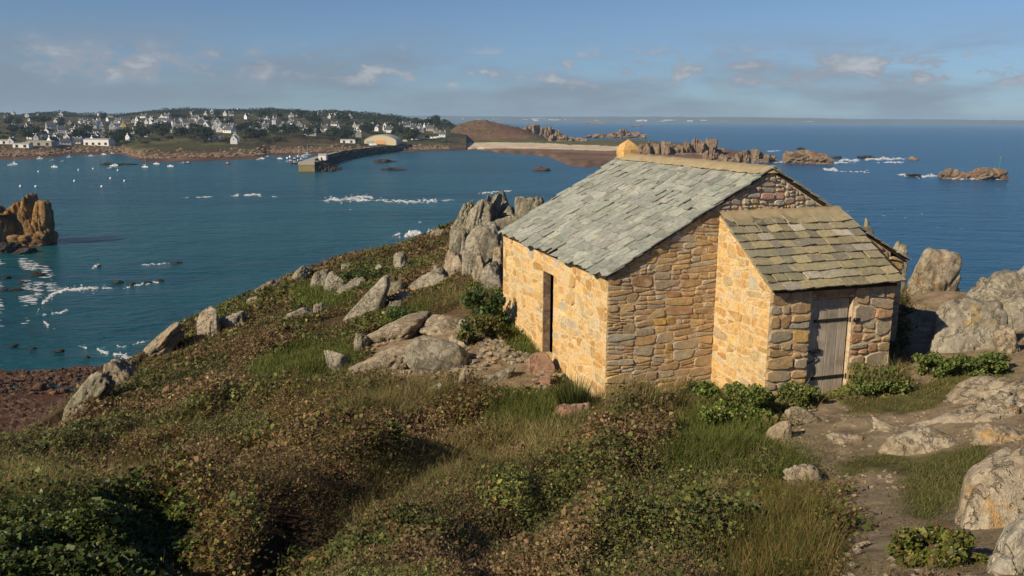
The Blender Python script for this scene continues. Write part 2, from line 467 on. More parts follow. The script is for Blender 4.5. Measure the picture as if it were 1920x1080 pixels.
EXTRA = np.array([(0,0,-1.65),(-4,0,-1.9),(4,0,-1.4),(-12,2,-3.6),(8,3,-1.6),(0,-10,-1.0),(-12,-8,-2.6),(12,-8,-0.6),(14,12,-3.0),(3.5,19,-5.0),(5.5,20,-4.9),
                  (3,25,-4.8),(6,27,-5.0),(12,25,-5.2),(-2,36,-5.0),(2,34,-5.0),(18,20,-4.5),(22,5,-2),(-16,12,-6.0)], float)
EXTRA[:, 2] += CAMZ
CP_ = np.vstack([P0, EXTRA])
def tps_fit(P):
    n = len(P); d = np.hypot(P[:, None, 0] - P[None, :, 0], P[:, None, 1] - P[None, :, 1])
    K = np.where(d > 0, d * d * np.log(d + 1e-9), 0) + np.eye(n) * 0.6
    A = np.zeros((n + 3, n + 3)); A[:n, :n] = K
    A[:n, n] = 1; A[:n, n + 1:] = P[:, :2]; A[n, :n] = 1; A[n + 1:, :n] = P[:, :2].T
    return np.linalg.solve(A, np.concatenate([P[:, 2], [0, 0, 0]]))
TPS = tps_fit(CP_)
def base_z(x, y):
    x = np.asarray(x, float); y = np.asarray(y, float)
    sh = x.shape; x = x.ravel(); y = y.ravel()
    out = np.empty(len(x)); nC = len(CP_)
    for s in range(0, len(x), 20000):
        xs, ys = x[s:s + 20000], y[s:s + 20000]
        d2 = (xs[:, None] - CP_[None, :, 0]) ** 2 + (ys[:, None] - CP_[None, :, 1]) ** 2 + 1e-12
        out[s:s + 20000] = (0.5 * d2 * np.log(d2)) @ TPS[:nC] + TPS[nC] + TPS[nC + 1] * xs + TPS[nC + 2] * ys
    return out.reshape(sh)
EDGE_PIX = [(0,835,18.5),(120,770,21),(230,690,25),(370,600,30),(480,545,33),(560,515,35),(640,480,36.5),(740,462,38),(840,432,39)]
EDGE = [(-30.0, -14.0), (-19.0, 8.0)] + [tuple(at(*c)[:2]) for c in EDGE_PIX] + [(-1.5, 42), (3, 40), (8, 33), (13, 28), (19, 25), (30, 20), (40, 0), (36, -14)]
# bring the first pixel point in line with the flank
EDGE_A = np.array(EDGE)
YAW = math.radians(18.07)
HA = at(1140, 520, 15.5)                     # near left wall corner at eave level
uW = np.array([math.cos(YAW), math.sin(YAW)]); uU = np.array([-math.sin(YAW), math.cos(YAW)])
def hut_local(x, y):
    dx, dy = np.asarray(x) - HA[0], np.asarray(y) - HA[1]
    return dx * uW[0] + dy * uW[1], dx * uU[0] + dy * uU[1]
PATH = [(1440,800),(1500,768),(1580,742),(1700,716),(1780,695),(1960,680),(1990,1130),(1560,1130),(1600,980),(1570,905),(1500,850)]
DIRT = [(690,640),(760,608),(900,600),(935,640),(1000,660),(1045,690),(1035,735),(940,735),(870,712),(760,722),(680,700)]
def _pl(pts): return np.array([at(*q)[:2] for q in pts])
GULLIES = [(_pl([(420,1110,5.8),(530,1000,7.9),(620,930,9.6),(760,872,11.5),(900,818,13.2)]), .62, .62), (_pl([(360,1110,5.8),(352,1000,8.0),(280,938,10.0)]), .40, .45), (_pl([(930,1110,5.2),(960,960,8.6),(1010,880,11)]), .30, .6),
           (_pl([(180,905,12.2),(330,800,15.2),(430,735,18)]), .35, .7)]
def relief(x, y):
    P = np.stack([x, y, base_z(x, y)], -1)
    px, py = proj(P)
    m = np.ones(x.shape)
    for pg in (PATH, DIRT):
        d = np.where(in_poly(px, py, pg), 0, poly_dist(px, py, pg)); m = m * np.clip(d / 70, 0, 1)
    a, b = hut_local(x, y)
    dh = np.hypot(np.maximum(np.maximum(-a, a - 6.72), 0), np.maximum(np.maximum(-1.78 - b, b - 6.45), 0))
    m = m * sstep(.3, 2.5, dh) * np.clip((y - 2) / 3, 0, 1)
    z = .34 * fbm(x * .42 + 3, y * .42, octv=2, seed=201) + .16 * fbm(x * 1.15, y * 1.15, octv=2, seed=203)
    z = z * (1 - .5 * sstep(18, 30, y))
    for pl, dep, wd in GULLIES:
        d = np.full(x.shape, 1e9)
        for i in range(len(pl) - 1):
            A = pl[i]; B = pl[i + 1] - A
            t = np.clip(((x - A[0]) * B[0] + (y - A[1]) * B[1]) / (B @ B), 0, 1)
            d = np.minimum(d, np.hypot(x - A[0] - t * B[0], y - A[1] - t * B[1]))
        z = z - dep * np.exp(-(d / wd) ** 2)
    return z * m
def ground_z(x, y, fine=True):
    x = np.asarray(x, float); y = np.asarray(y, float)
    # outside the headland use the surface near the rim and let it fall to the sea
    ins = in_poly(x, y, EDGE_A)
    d = np.where(ins, 0.0, poly_dist(x, y, EDGE_A))
    z = base_z(np.clip(x, -34, 40), np.clip(y, -14, 44))
    z = np.where(d > 0, np.minimum(z, 40.0), z)
    z = z + relief(x, y) * (d <= 0)
    z = z - np.where(d < 1.5, 0.35 * d * d, 0.7875 + 1.05 * (d - 1.5))
    z = z + sstep(4, 14, d) * 2.2 * fbm(x * 0.16, y * 0.16, octv=4, seed=5)
    if fine:
        z = z + 0.05 * fbm(x * 1.1, y * 1.1, octv=4, seed=11) * np.clip(np.hypot(x, y) / 8, 0.3, 1.6)
    return np.maximum(z, -3.0)
def hit_ground(px, py, y0=3.0, y1=70.0):
    Y = np.concatenate([np.arange(y0, 20, 0.05), np.arange(20, y1, 0.1)])
    P = at(np.full(len(Y), px), np.full(len(Y), py), Y)
    g = ground_z(P[:, 0], P[:, 1], False)
    k = np.argmax(P[:, 2] < g) if (P[:, 2] < g).any() else len(Y) - 1
    return P[k]

G_GREEN = [[(470,690),(560,640),(640,640),(690,690),(600,715),(480,725)], [(930,600),(960,588),(1012,650),(1000,668),(940,640)],
           [(890,745),(1000,740),(1095,735),(1115,770),(1020,800),(925,785)], [(540,540),(640,530),(680,575),(560,590)], [(690,600),(790,570),(810,590),(720,625)],
           [(1250,810),(1330,745),(1420,760),(1450,830),(1400,870),(1280,860)], [(1440,830),(1500,830),(1560,870),(1450,880)]]
G_SHORT = [[(1660,865),(1760,855),(1850,840),(1880,880),(1750,960),(1680,930)], [(1590,745),(1690,722),(1760,705),(1880,690),(1880,720),(1720,765),(1600,785)],
           [(1560,860),(1700,850),(1700,875),(1580,885)]]
G_DRY = [[(880,830),(1000,785),(1130,765),(1150,800),(1000,850),(880,905),(720,945),(680,1000),(640,980),(720,890)], [(1140,765),(1325,722),(1330,760),(1160,805)],
         [(0,880),(90,870),(150,920),(40,960),(0,960)], [(180,870),(300,850),(330,890),(200,920)], [(760,560),(870,540),(940,570),(860,600),(700,640)], [(560,730),(760,720),(880,730),(800,760),(560,760)]]
G_BRG = [(930,880),(1150,800),(1450,830),(1570,870),(1400,920),(1380,1120),(1000,1120),(920,960)]
G_LONG = [(1385,925),(1480,895),(1555,960),(1550,1120),(1370,1120)]
G_BRB = [(330,760),(560,735),(900,755),(930,800),(760,865),(560,960),(480,1120),(350,1120),(330,960),(150,900),(200,830)]
G_IVY = [(-80,985),(60,945),(160,930),(270,940),(355,985),(345,1120),(-80,1120)]
G_LEFT = [(-60,870),(120,780),(250,690),(430,650),(420,745),(330,775),(100,890)]
G_GULLY = [(500,965),(560,925),(600,1000),(530,1120),(430,1120)]
T_NONE, T_GREEN, T_SHORT, T_DRY, T_BRG, T_LONG, T_BRB, T_IVY, T_LEFT, T_HEATH, T_GULLY, T_DIRT = range(12)
def veg_type(x, y, z, jit=None):
    px, py = proj(np.stack([x, y, z], -1))
    if jit is not None:
        dd = np.maximum(np.hypot(x, y), 4)
        px = px + jit.normal(0, 1, x.shape) * 190 / dd; py = py + jit.normal(0, 1, x.shape) * 130 / dd
    j = np.clip(300 / np.maximum(np.hypot(x, y), 4), 6, 40)
    qx = px + j * fbm(x * 0.9, y * 0.9, octv=3, seed=31) * 1.4
    qy = py + j * fbm(x * 0.9 + 50, y * 0.9, octv=3, seed=37)
    t = np.full(x.shape, T_HEATH)
    t[in_poly(qx, qy, G_LEFT)] = T_LEFT
    t[in_poly(qx, qy, G_BRB)] = T_BRB
    t[in_poly(qx, qy, G_BRG)] = T_BRG
    for g in G_DRY: t[in_poly(qx, qy, g)] = T_DRY
    t[in_poly(qx, qy, DIRT)] = T_DIRT
    for g in G_GREEN: t[in_poly(qx, qy, g)] = T_GREEN
    t[in_poly(qx, qy, G_IVY)] = T_IVY
    t[in_poly(qx, qy, G_GULLY)] = T_GULLY
    t[in_poly(qx, qy, PATH)] = T_NONE
    for g in G_SHORT: t[in_poly(qx, qy, g)] = T_SHORT
    t[in_poly(qx, qy, G_LONG)] = T_LONG
    t[(px > 1700) & (py < 730) & (t == T_HEATH)] = T_DIRT
    t[(y < 3) & (t == T_HEATH)] = T_BRG
    return t
VEGH = np.array([0, .10, .03, .26, .55, .30, .55, .45, .40, .17, .18, .02])
LOWR = VEGH * .55; LOWR[10] = .75
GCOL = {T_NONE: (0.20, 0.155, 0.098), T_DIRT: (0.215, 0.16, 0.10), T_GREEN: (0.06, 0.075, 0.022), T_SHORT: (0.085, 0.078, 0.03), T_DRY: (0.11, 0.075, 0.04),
        T_BRG: (0.035, 0.03, 0.015), T_LONG: (0.05, 0.05, 0.02), T_BRB: (0.05, 0.03, 0.018), T_IVY: (0.02, 0.022, 0.012), T_LEFT: (0.05, 0.04, 0.02), T_HEATH: (0.065, 0.045, 0.024), T_GULLY: (0.018, 0.014, 0.01)}  # gully soil near black, shade between the mounds put into its colour
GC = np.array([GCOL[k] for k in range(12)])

def build_terrain():
    def axis(segs):
        a = [segs[0][0]]
        for lo, hi, st in segs:
            k = max(1, int(round((hi - lo) / st)))
            a += list(np.linspace(lo, hi, k + 1)[1:])
        return np.array(a)
    xs = axis([(-90, -34, 2.5), (-34, -18, 0.6), (-18, 14, 0.16), (14, 30, 0.6), (30, 95, 2.5)])
    ys = axis([(-60, -14, 2.5), (-14, 2, 0.6), (2, 18, 0.14), (18, 40, 0.25), (40, 50, 0.6), (50, 105, 2.5)])
    X, Y = np.meshgrid(xs, ys)
    Z = ground_z(X, Y)
    t = veg_type(X, Y, Z)
    lower = LOWR[t].copy()
    # soft blend of lowering so that the vegetation canopy meets the photographed surface
    for _ in range(3):
        lower[1:-1] = (lower[:-2] + 2 * lower[1:-1] + lower[2:]) / 4
        lower[:, 1:-1] = (lower[:, :-2] + 2 * lower[:, 1:-1] + lower[:, 2:]) / 4
    Zg = Z - lower * np.where(in_poly(X, Y, EDGE_A), 1, 0)
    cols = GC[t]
    outside = ~in_poly(X, Y, EDGE_A)
    rock = np.array([0.26, 0.2, 0.14]) * (1 + 0.3 * fbm(X * 0.4, Y * 0.4, octv=3, seed=3))[..., None]
    cols = np.where((outside & (poly_dist(X, Y, EDGE_A) > 3))[..., None], rock, cols)
    ny, nx = X.shape
    idx = np.arange(ny * nx).reshape(ny, nx)
    Fq = np.stack([idx[:-1, :-1], idx[:-1, 1:], idx[1:, 1:], idx[1:, :-1]], -1).reshape(-1, 4)
    V = np.stack([X, Y, Zg], -1).reshape(-1, 3)
    me = mesh_np('ground', V, Fq, M_GROUND, cols.reshape(-1, 3), True)
    return tag(link('ground', me), 'scrub covered granite headland sloping down to the sea', 'ground', kind='structure')
build_terrain()

# ------------------------------------------------------------------ sea
def build_sea():
    S = 60000
    xs = np.array([-S, -6000, -1500, 0, 1500, 6000, S]); ys = np.array([-6000, -500, 0, 500, 1500, 5000, 15000, S])
    X, Y = np.meshgrid(xs, ys); idx = np.arange(X.size).reshape(X.shape)
    Fq = np.stack([idx[:-1, :-1], idx[:-1, 1:], idx[1:, 1:], idx[1:, :-1]], -1).reshape(-1, 4)
    me = mesh_np('sea', np.stack([X, Y, X * 0], -1).reshape(-1, 3), Fq, M_SEA)
    tag(link('sea', me), 'deep blue sea with a greener sheltered bay', 'sea', kind='structure')
build_sea()

# ------------------------------------------------------------------ the stone hut
ZB = 2.95                                    # eave height above the hut's base
hut = link('stone_hut', None, None, (HA[0], HA[1], HA[2] - ZB), YAW)
tag(hut, 'small abandoned stone hut with slate roof and lean-to on the headland', 'hut')
def in_hut(x, y, m=0.0):
    a, b = hut_local(x, y)
    return ((a > -m) & (a < 6.72 + m) & (b > -m) & (b < 6.45 + m)) | ((a > 2.28 - m) & (a < 4.93 + m) & (b > -1.78 - m) & (b < 0.2))
W, L, RZ = 6.72, 6.45, 1.91                  # width, length, ridge above the eave
LX0, LX1, LY = 2.28, 4.93, -1.78             # lean-to
# --- polygon splitting for rubble masonry
def split_poly(poly, p, nrm):
    A, B = [], []
    k = len(poly)
    for i in range(k):
        a, b = poly[i], poly[(i + 1) % k]
        da, db = (a - p) @ nrm, (b - p) @ nrm
        if da <= 0: A.append(a)
        if da >= 0: B.append(a)
        if da * db < 0:
            q = a + (b - a) * (da / (da - db)); A.append(q); B.append(q)
    return A, B
def bsp(poly, tw, th, rs, out):
    P = np.array(poly); sz = P.max(0) - P.min(0)
    k = min(math.exp(rs.gauss(0, 0.48)), 1.55)
    fx, fz = sz[0] / (tw * k), sz[1] / (th * k)
    if max(fx, fz) < 1.25 or max(sz) < 0.09:
        out.append(poly); return
    c = P.min(0) + sz * np.array([rs.uniform(.38, .62), rs.uniform(.38, .62)])
    tilt = rs.gauss(0, 0.17)
    nrm = np.array([math.cos(tilt), math.sin(tilt)]) if fx > fz else np.array([math.sin(tilt * 0.7), math.cos(tilt * 0.7)])
    A, B = split_poly(poly, c, nrm)
    for q in (A, B):
        if len(q) >= 3: bsp(q, tw, th, rs, out)
def inset(poly, g):
    P = [np.array(p) for p in poly]
    out = [p for p in P]
    k = len(P)
    for i in range(k):
        a, b = P[i], P[(i + 1) % k]
        e = b - a; ln = np.linalg.norm(e)
        if ln < 1e-6: continue
        nrm = np.array([e[1], -e[0]]) / ln       # outward for CCW
        A, _ = split_poly(out, a - nrm * g, nrm)
        out = A
        if len(out) < 3: return None
    return out
def clean(poly, eps=0.012):
    o = []
    for p in poly:
        if not o or np.linalg.norm(p - o[-1]) > eps: o.append(p)
    if len(o) > 2 and np.linalg.norm(o[0] - o[-1]) < eps: o.pop()
    return o
def chaikin(poly, k=0.22):
    o = []
    for i in range(len(poly)):
        a, b = poly[i], poly[(i + 1) % len(poly)]
        o += [a + (b - a) * k, b - (b - a) * k]
    return o
def stone_mesh(poly, to3, proud, bev, rs, col, mat, rnd=0.2):
    P = clean(poly)
    if len(P) < 3: return None
    P = clean(chaikin(P, rnd), 0.006)
    c = np.mean(P, 0)
    k = len(P)
    tx, tz = rs.gauss(0, 0.05), rs.gauss(0, 0.05)
    inn = [c + (p - c) * max(0.3, 1 - bev / max(np.linalg.norm(p - c), 1e-3)) for p in P]
    V = [to3(p[0], p[1], -0.03) for p in P]
    V += [to3(p[0], p[1], proud * 0.45) for p in P]
    V += [to3(p[0], p[1], proud + (p - c)[0] * tx + (p - c)[1] * tz + rs.uniform(-.15, .15) * proud) for p in inn]
    V += [to3(c[0], c[1], proud * 1.12)]
    Fs = []
    for i in range(k):
        j = (i + 1) % k
        Fs += [(i, j, k + j, k + i), (k + i, k + j, 2 * k + j, 2 * k + i), (2 * k + i, 2 * k + j, 3 * k)]
    return mesh_np('stone', V, Fs, mat, [col] * len(V), False)
def palette(rs, pal):
    tot = sum(w for w, _ in pal); r = rs.uniform(0, tot)
    for w, c in pal:
        r -= w
        if r <= 0: break
    k = math.exp(rs.gauss(0, 0.12))
    return tuple(min(0.7, v * k * math.exp(rs.gauss(0, 0.015))) for v in c)
PAL_W = [(5, (0.56, 0.35, 0.135)), (4, (0.60, 0.40, 0.17)), (2, (0.50, 0.285, 0.095)), (2, (0.56, 0.42, 0.225)), (.7, (0.48, 0.40, 0.28))]  # ochre lichen stone, yellowed further to carry the sunlight on these walls
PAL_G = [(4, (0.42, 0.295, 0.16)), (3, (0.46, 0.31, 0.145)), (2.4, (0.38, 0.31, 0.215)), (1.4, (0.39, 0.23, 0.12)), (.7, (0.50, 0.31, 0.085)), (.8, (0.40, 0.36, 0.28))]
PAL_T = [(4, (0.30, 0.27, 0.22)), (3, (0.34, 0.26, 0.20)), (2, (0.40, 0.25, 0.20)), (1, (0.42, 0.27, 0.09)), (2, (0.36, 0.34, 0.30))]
STONES = []
def wall_stones(parent, polys, to3, tw, th, pal, seed, joint, proud, bev, weight=1.0):
    """every big stone is its own part; chips under `big` area are joined as one rubble part"""
    rs = random.Random(seed)
    cells = []
    for poly in polys:
        bsp([np.array(p, float) for p in poly], tw, th, rs, cells)
    for cell in cells:
        q = inset(cell, joint * rs.uniform(0.6, 1.5))
        if q is None or len(q) < 3: continue
        P = np.array(q); sz = P.max(0) - P.min(0)
        if min(sz) < 0.025: continue
        q = [p + np.array([rs.gauss(0, 0.008), rs.gauss(0, 0.008)]) for p in q]
        me = stone_mesh(q, to3, proud * rs.uniform(0.5, 1.5), bev * rs.uniform(0.7, 1.4), rs, palette(rs, pal), M_STONE)
        if me is None: continue
        STONES.append((sz[0] * sz[1] * weight, me, parent))
def place_stones():
    STONES.sort(key=lambda q: -q[0])
    rest = {}
    for i, (a, me, parent) in enumerate(STONES):
        if i < 300: link('stone', me, parent)
        else: rest.setdefault(parent.name, (parent, []))[1].append(me)
    for parent, chips in rest.values():
        V = []; Fs = []; Cc = []
        for me in chips:
            b = len(V)
            V += [tuple(v.co) for v in me.vertices]
            Cc += [tuple(d.color)[:3] for d in me.color_attributes['Col'].data]
            Fs += [[b + i for i in p.vertices] for p in me.polygons]
            bpy.data.meshes.remove(me)
        tag(link('rubble_chips', mesh_np('rubble_chips', V, Fs, M_STONE, Cc), parent), kind='stuff')
MORT_W = (0.60, 0.45, 0.25); MORT_G = (0.50, 0.395, 0.26)  # first mortar yellowed like its stone, sunlight put into the colour
TH = 0.34; TW = 0.19
roofz = lambda x: RZ * (1 - abs(x - W / 2) / (W / 2))
DZ0, DZ1, DY0, DY1 = -2.35, -0.46, 2.81, 3.48       # doorway in the long wall
def build_walls():
    z = lambda v: v + ZB
    # long west wall with its doorway
    w = MB()
    w.box((0, 0, 0), (TW, DY0, z(0)), col=MORT_W)
    w.box((0, DY1, 0), (TW, L, z(0)), col=MORT_W)
    w.box((0, DY0, z(DZ1)), (TW, DY1, z(0)), col=MORT_W)
    w.box((0, DY0, 0), (TW, DY1, z(DZ0)), col=MORT_W)
    west = w.build('long_wall', M_MORTAR, hut)
    to3 = lambda s, t, p: (-p, s, z(t))
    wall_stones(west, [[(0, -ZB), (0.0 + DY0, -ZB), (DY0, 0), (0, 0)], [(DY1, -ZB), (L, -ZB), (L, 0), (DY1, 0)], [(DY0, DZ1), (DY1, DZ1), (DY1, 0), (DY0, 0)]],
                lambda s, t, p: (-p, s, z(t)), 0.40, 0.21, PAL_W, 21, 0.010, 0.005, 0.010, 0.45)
    # reveal stones in the doorway jambs, shade of the recess put into their brown
    rs = random.Random(5)
    for yy, sgn in ((DY1, -1), (DY0, 1)):
        zz = DZ0
        while zz < DZ1 - 0.05:
            h = min(rs.uniform(0.18, 0.36), DZ1 - zz)
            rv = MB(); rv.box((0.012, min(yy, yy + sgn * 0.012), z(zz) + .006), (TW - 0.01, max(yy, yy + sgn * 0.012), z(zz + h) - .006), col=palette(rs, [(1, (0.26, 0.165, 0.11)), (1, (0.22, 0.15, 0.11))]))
            rv.build('jamb_stone', M_STONE, west)
            zz += h
    # gable wall towards the camera
    g = MB()
    g.prism([(TW + .003, 0), (W - TH - .003, 0), (W - TH - .003, z(roofz(W - TH))), (W / 2, z(RZ) - .0), (TW + .003, z(roofz(TW)))], 'y', 0.0, TH, col=MORT_G)
    g.prism([(0, z(0) + .002), (TW, z(0) + .002), (TW, z(roofz(TW)))], 'y', 0.0, TH, col=MORT_G)
    gable = g.build('gable_wall', M_MORTAR, hut)
    tg = lambda s, t, p: (s, -p, z(t))
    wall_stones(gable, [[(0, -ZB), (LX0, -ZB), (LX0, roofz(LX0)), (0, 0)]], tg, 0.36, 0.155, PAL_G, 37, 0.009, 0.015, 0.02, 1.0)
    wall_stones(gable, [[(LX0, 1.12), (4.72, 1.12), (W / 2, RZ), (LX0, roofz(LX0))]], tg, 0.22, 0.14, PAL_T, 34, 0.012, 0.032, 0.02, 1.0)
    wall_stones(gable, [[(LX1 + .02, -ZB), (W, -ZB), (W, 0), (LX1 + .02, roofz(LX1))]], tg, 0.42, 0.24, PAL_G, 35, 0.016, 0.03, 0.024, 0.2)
    # east wall and far gable
    e = MB(); e.box((W - TH, 0, 0), (W, L, z(0)), col=MORT_G)
    e.build('rear_wall', M_MORTAR, hut)
    fg = MB()
    fg.prism([(TW + .003, 0), (W - TH - .003, 0), (W - TH - .003, z(roofz(W - TH))), (W / 2, z(RZ)), (TW + .003, z(roofz(TW)))], 'y', L - TH, L, col=MORT_G)
    fg.build('far_gable_wall', M_MORTAR, hut)
    # lean-to side wall (sunlit)
    s = MB()
    top = lambda y: 1.06 + (y / -LY) * 1.11
    s.prism([(LY, 0), (-0.003, 0), (-0.003, z(1.06)), (LY, z(top(LY)))], 'x', LX0, LX0 + 0.4, col=MORT_W)
    side = s.build('lean_to_side_wall', M_MORTAR, hut)
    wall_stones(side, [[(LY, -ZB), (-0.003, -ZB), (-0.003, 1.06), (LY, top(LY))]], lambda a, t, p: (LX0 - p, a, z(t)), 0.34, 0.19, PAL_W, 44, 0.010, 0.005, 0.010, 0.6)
    r = MB()
    r.prism([(LY, 0), (-0.003, 0), (-0.003, z(1.06)), (LY, z(top(LY)))], 'x', LX1 - 0.4, LX1, col=MORT_G)
    r.build('lean_to_far_wall', M_MORTAR, hut)
    # lean-to front wall with door opening
    f = MB()
    ft = top(LY) - 0.0
    DX0, DX1, FZ0, FZ1 = 3.14, 4.03, -2.12, -0.24
    f.box((LX0 + .402, LY, 0), (DX0, LY + 0.35, z(ft)), col=MORT_G)
    f.box((DX1, LY, 0), (LX1 - .402, LY + 0.35, z(ft)), col=MORT_G)
    f.box((DX0, LY, z(FZ1)), (DX1, LY + 0.35, z(ft)), col=MORT_G)
    f.box((DX0, LY, 0), (DX1, LY + 0.35, z(FZ0)), col=MORT_G)
    front = f.build('lean_to_front_wall', M_MORTAR, hut)
    tf = lambda a, t, p: (a, LY - p, z(t))
    wall_stones(front, [[(LX0, -ZB), (DX0, -ZB), (DX0, ft), (LX0, ft)], [(DX1, -ZB), (LX1, -ZB), (LX1, ft), (DX1, ft)]], tf, 0.44, 0.27, PAL_G, 57, 0.014, 0.028, 0.022, 1.0)
    me = stone_mesh([np.array(p) for p in [(DX0 + .01, FZ1 + .015), (DX1 - .01, FZ1 + .02), (DX1 - .02, ft - .01), (DX0 + .02, ft - .01)]], tf, 0.03, 0.02, random.Random(1), (0.30, 0.17, 0.10), M_STONE, 0.1)
    link('lintel_stone', me, front)
    # plank door
    door = link('door', None, hut)
    rs = random.Random(3)
    x = DX0 + 0.02
    for i, wd in enumerate((0.21, 0.2, 0.23, 0.205)):
        p = MB(); k = rs.uniform(0.85, 1.12)
        b = 0.006
        x1 = x + wd - 0.006
        p.prism([(x, LY + .09), (x + b, LY + .08), (x1 - b, LY + .08), (x1, LY + .09), (x1, LY + .12), (x, LY + .12)], 'z', z(FZ0 + 0.03 + rs.uniform(0, .012)), z(FZ1 - 0.02 - rs.uniform(0, .01)), col=(0.46 * k, 0.40 * k, 0.32 * k))
        p.build('plank', M_WOOD, door)
        x += wd
    p = MB(); p.box((DX0 + .025, LY + .066, z(FZ1 - .19)), (DX1 - .035, LY + .079, z(FZ1 - .03)), col=(0.34, 0.29, 0.225))
    p.build('top_board', M_WOOD, door)
    for zz in (-0.67, -1.74):
        h = MB()
        h.box((DX0 + 0.13, LY + .068, z(zz) - .028), (DX1 - 0.012, LY + .077, z(zz) + .028))
        for bx in (0.2, 0.36, 0.52, 0.68):
            h.tube([(DX0 + bx, LY + .07, z(zz)), (DX0 + bx, LY + .056, z(zz))], 0.014, 8)
        h.tube([(DX1 - 0.004, LY + .03, z(zz) - .05), (DX1 - 0.004, LY + .03, z(zz) + .05)], 0.018, 8)
        h.box((DX1 + .01, LY - .045, z(zz) - .04), (DX1 + .14, LY - .03, z(zz) + .035))
        h.build('strap_hinge', M_IRON, door)
    h = MB()
    zz = -1.22
    h.tube([(DX0 - .03, LY + .03, z(zz)), (DX0 + .16, LY + .05, z(zz))], 0.018, 8)
    h.box((DX0 + .17, LY + .045, z(zz) - .05), (DX0 + .30, LY + .078, z(zz) + .03))
    h.tube([(DX0 + .23, LY + .05, z(zz) + .03), (DX0 + .23, LY + .03, z(zz) + .09)], 0.012, 6)
    ch = [(DX0 + .12 + .17 * math.sin(t * 1.15) * (0.6 + .1 * t), LY + .055, z(zz) - .05 - 0.055 * t) for t in np.linspace(0, 4.6, 22)]
    h.tube(ch, 0.011, 6)
    h.build('bolt_and_chain', M_IRON, door)
    # dim room behind door and doorway is simply the hollow of the walls: floor
    fl = MB(); fl.box((TW, TH, z(-2.45)), (W - TH, L - TH, z(-2.38)), col=(0.1, 0.08, 0.06)); fl.build('earth_floor', M_MORTAR, hut)
build_walls()
place_stones()

def slate_outline(w, h, rs, rough=0.03):
    c = lambda: rs.uniform(0.0, rough)
    return [(0 + c() * .4, 0 + c()), (w * .33, -c() * .6), (w * .7, c() * .7), (w - c() * .4, c()), (w - c() * .4, h), (c() * .4, h)]
def slate_mesh(orig, ax, up_, nr, w, h, thick, lift, rs, col, mat, rough=0.03):
    o = slate_outline(w, h, rs, rough)
    ang = rs.gauss(0, 0.022)
    roll_ = rs.gauss(0, 0.010)
    V = []
    for dz in (0.0, thick):
        for (a, b) in o:
            a2 = a * math.cos(ang) - b * math.sin(ang); b2 = a * math.sin(ang) + b * math.cos(ang)
            nn = dz + lift * (1 - b / h) + roll_ * (a / w - .5) * 2
            V.append(tuple(orig + ax * a2 + up_ * b2 + nr * nn))
    k = len(o)
    Fs = [list(range(k - 1, -1, -1)), list(range(k, 2 * k))] + [(i, (i + 1) % k, k + (i + 1) % k, k + i) for i in range(k)]
    return V, Fs, [col] * len(V)
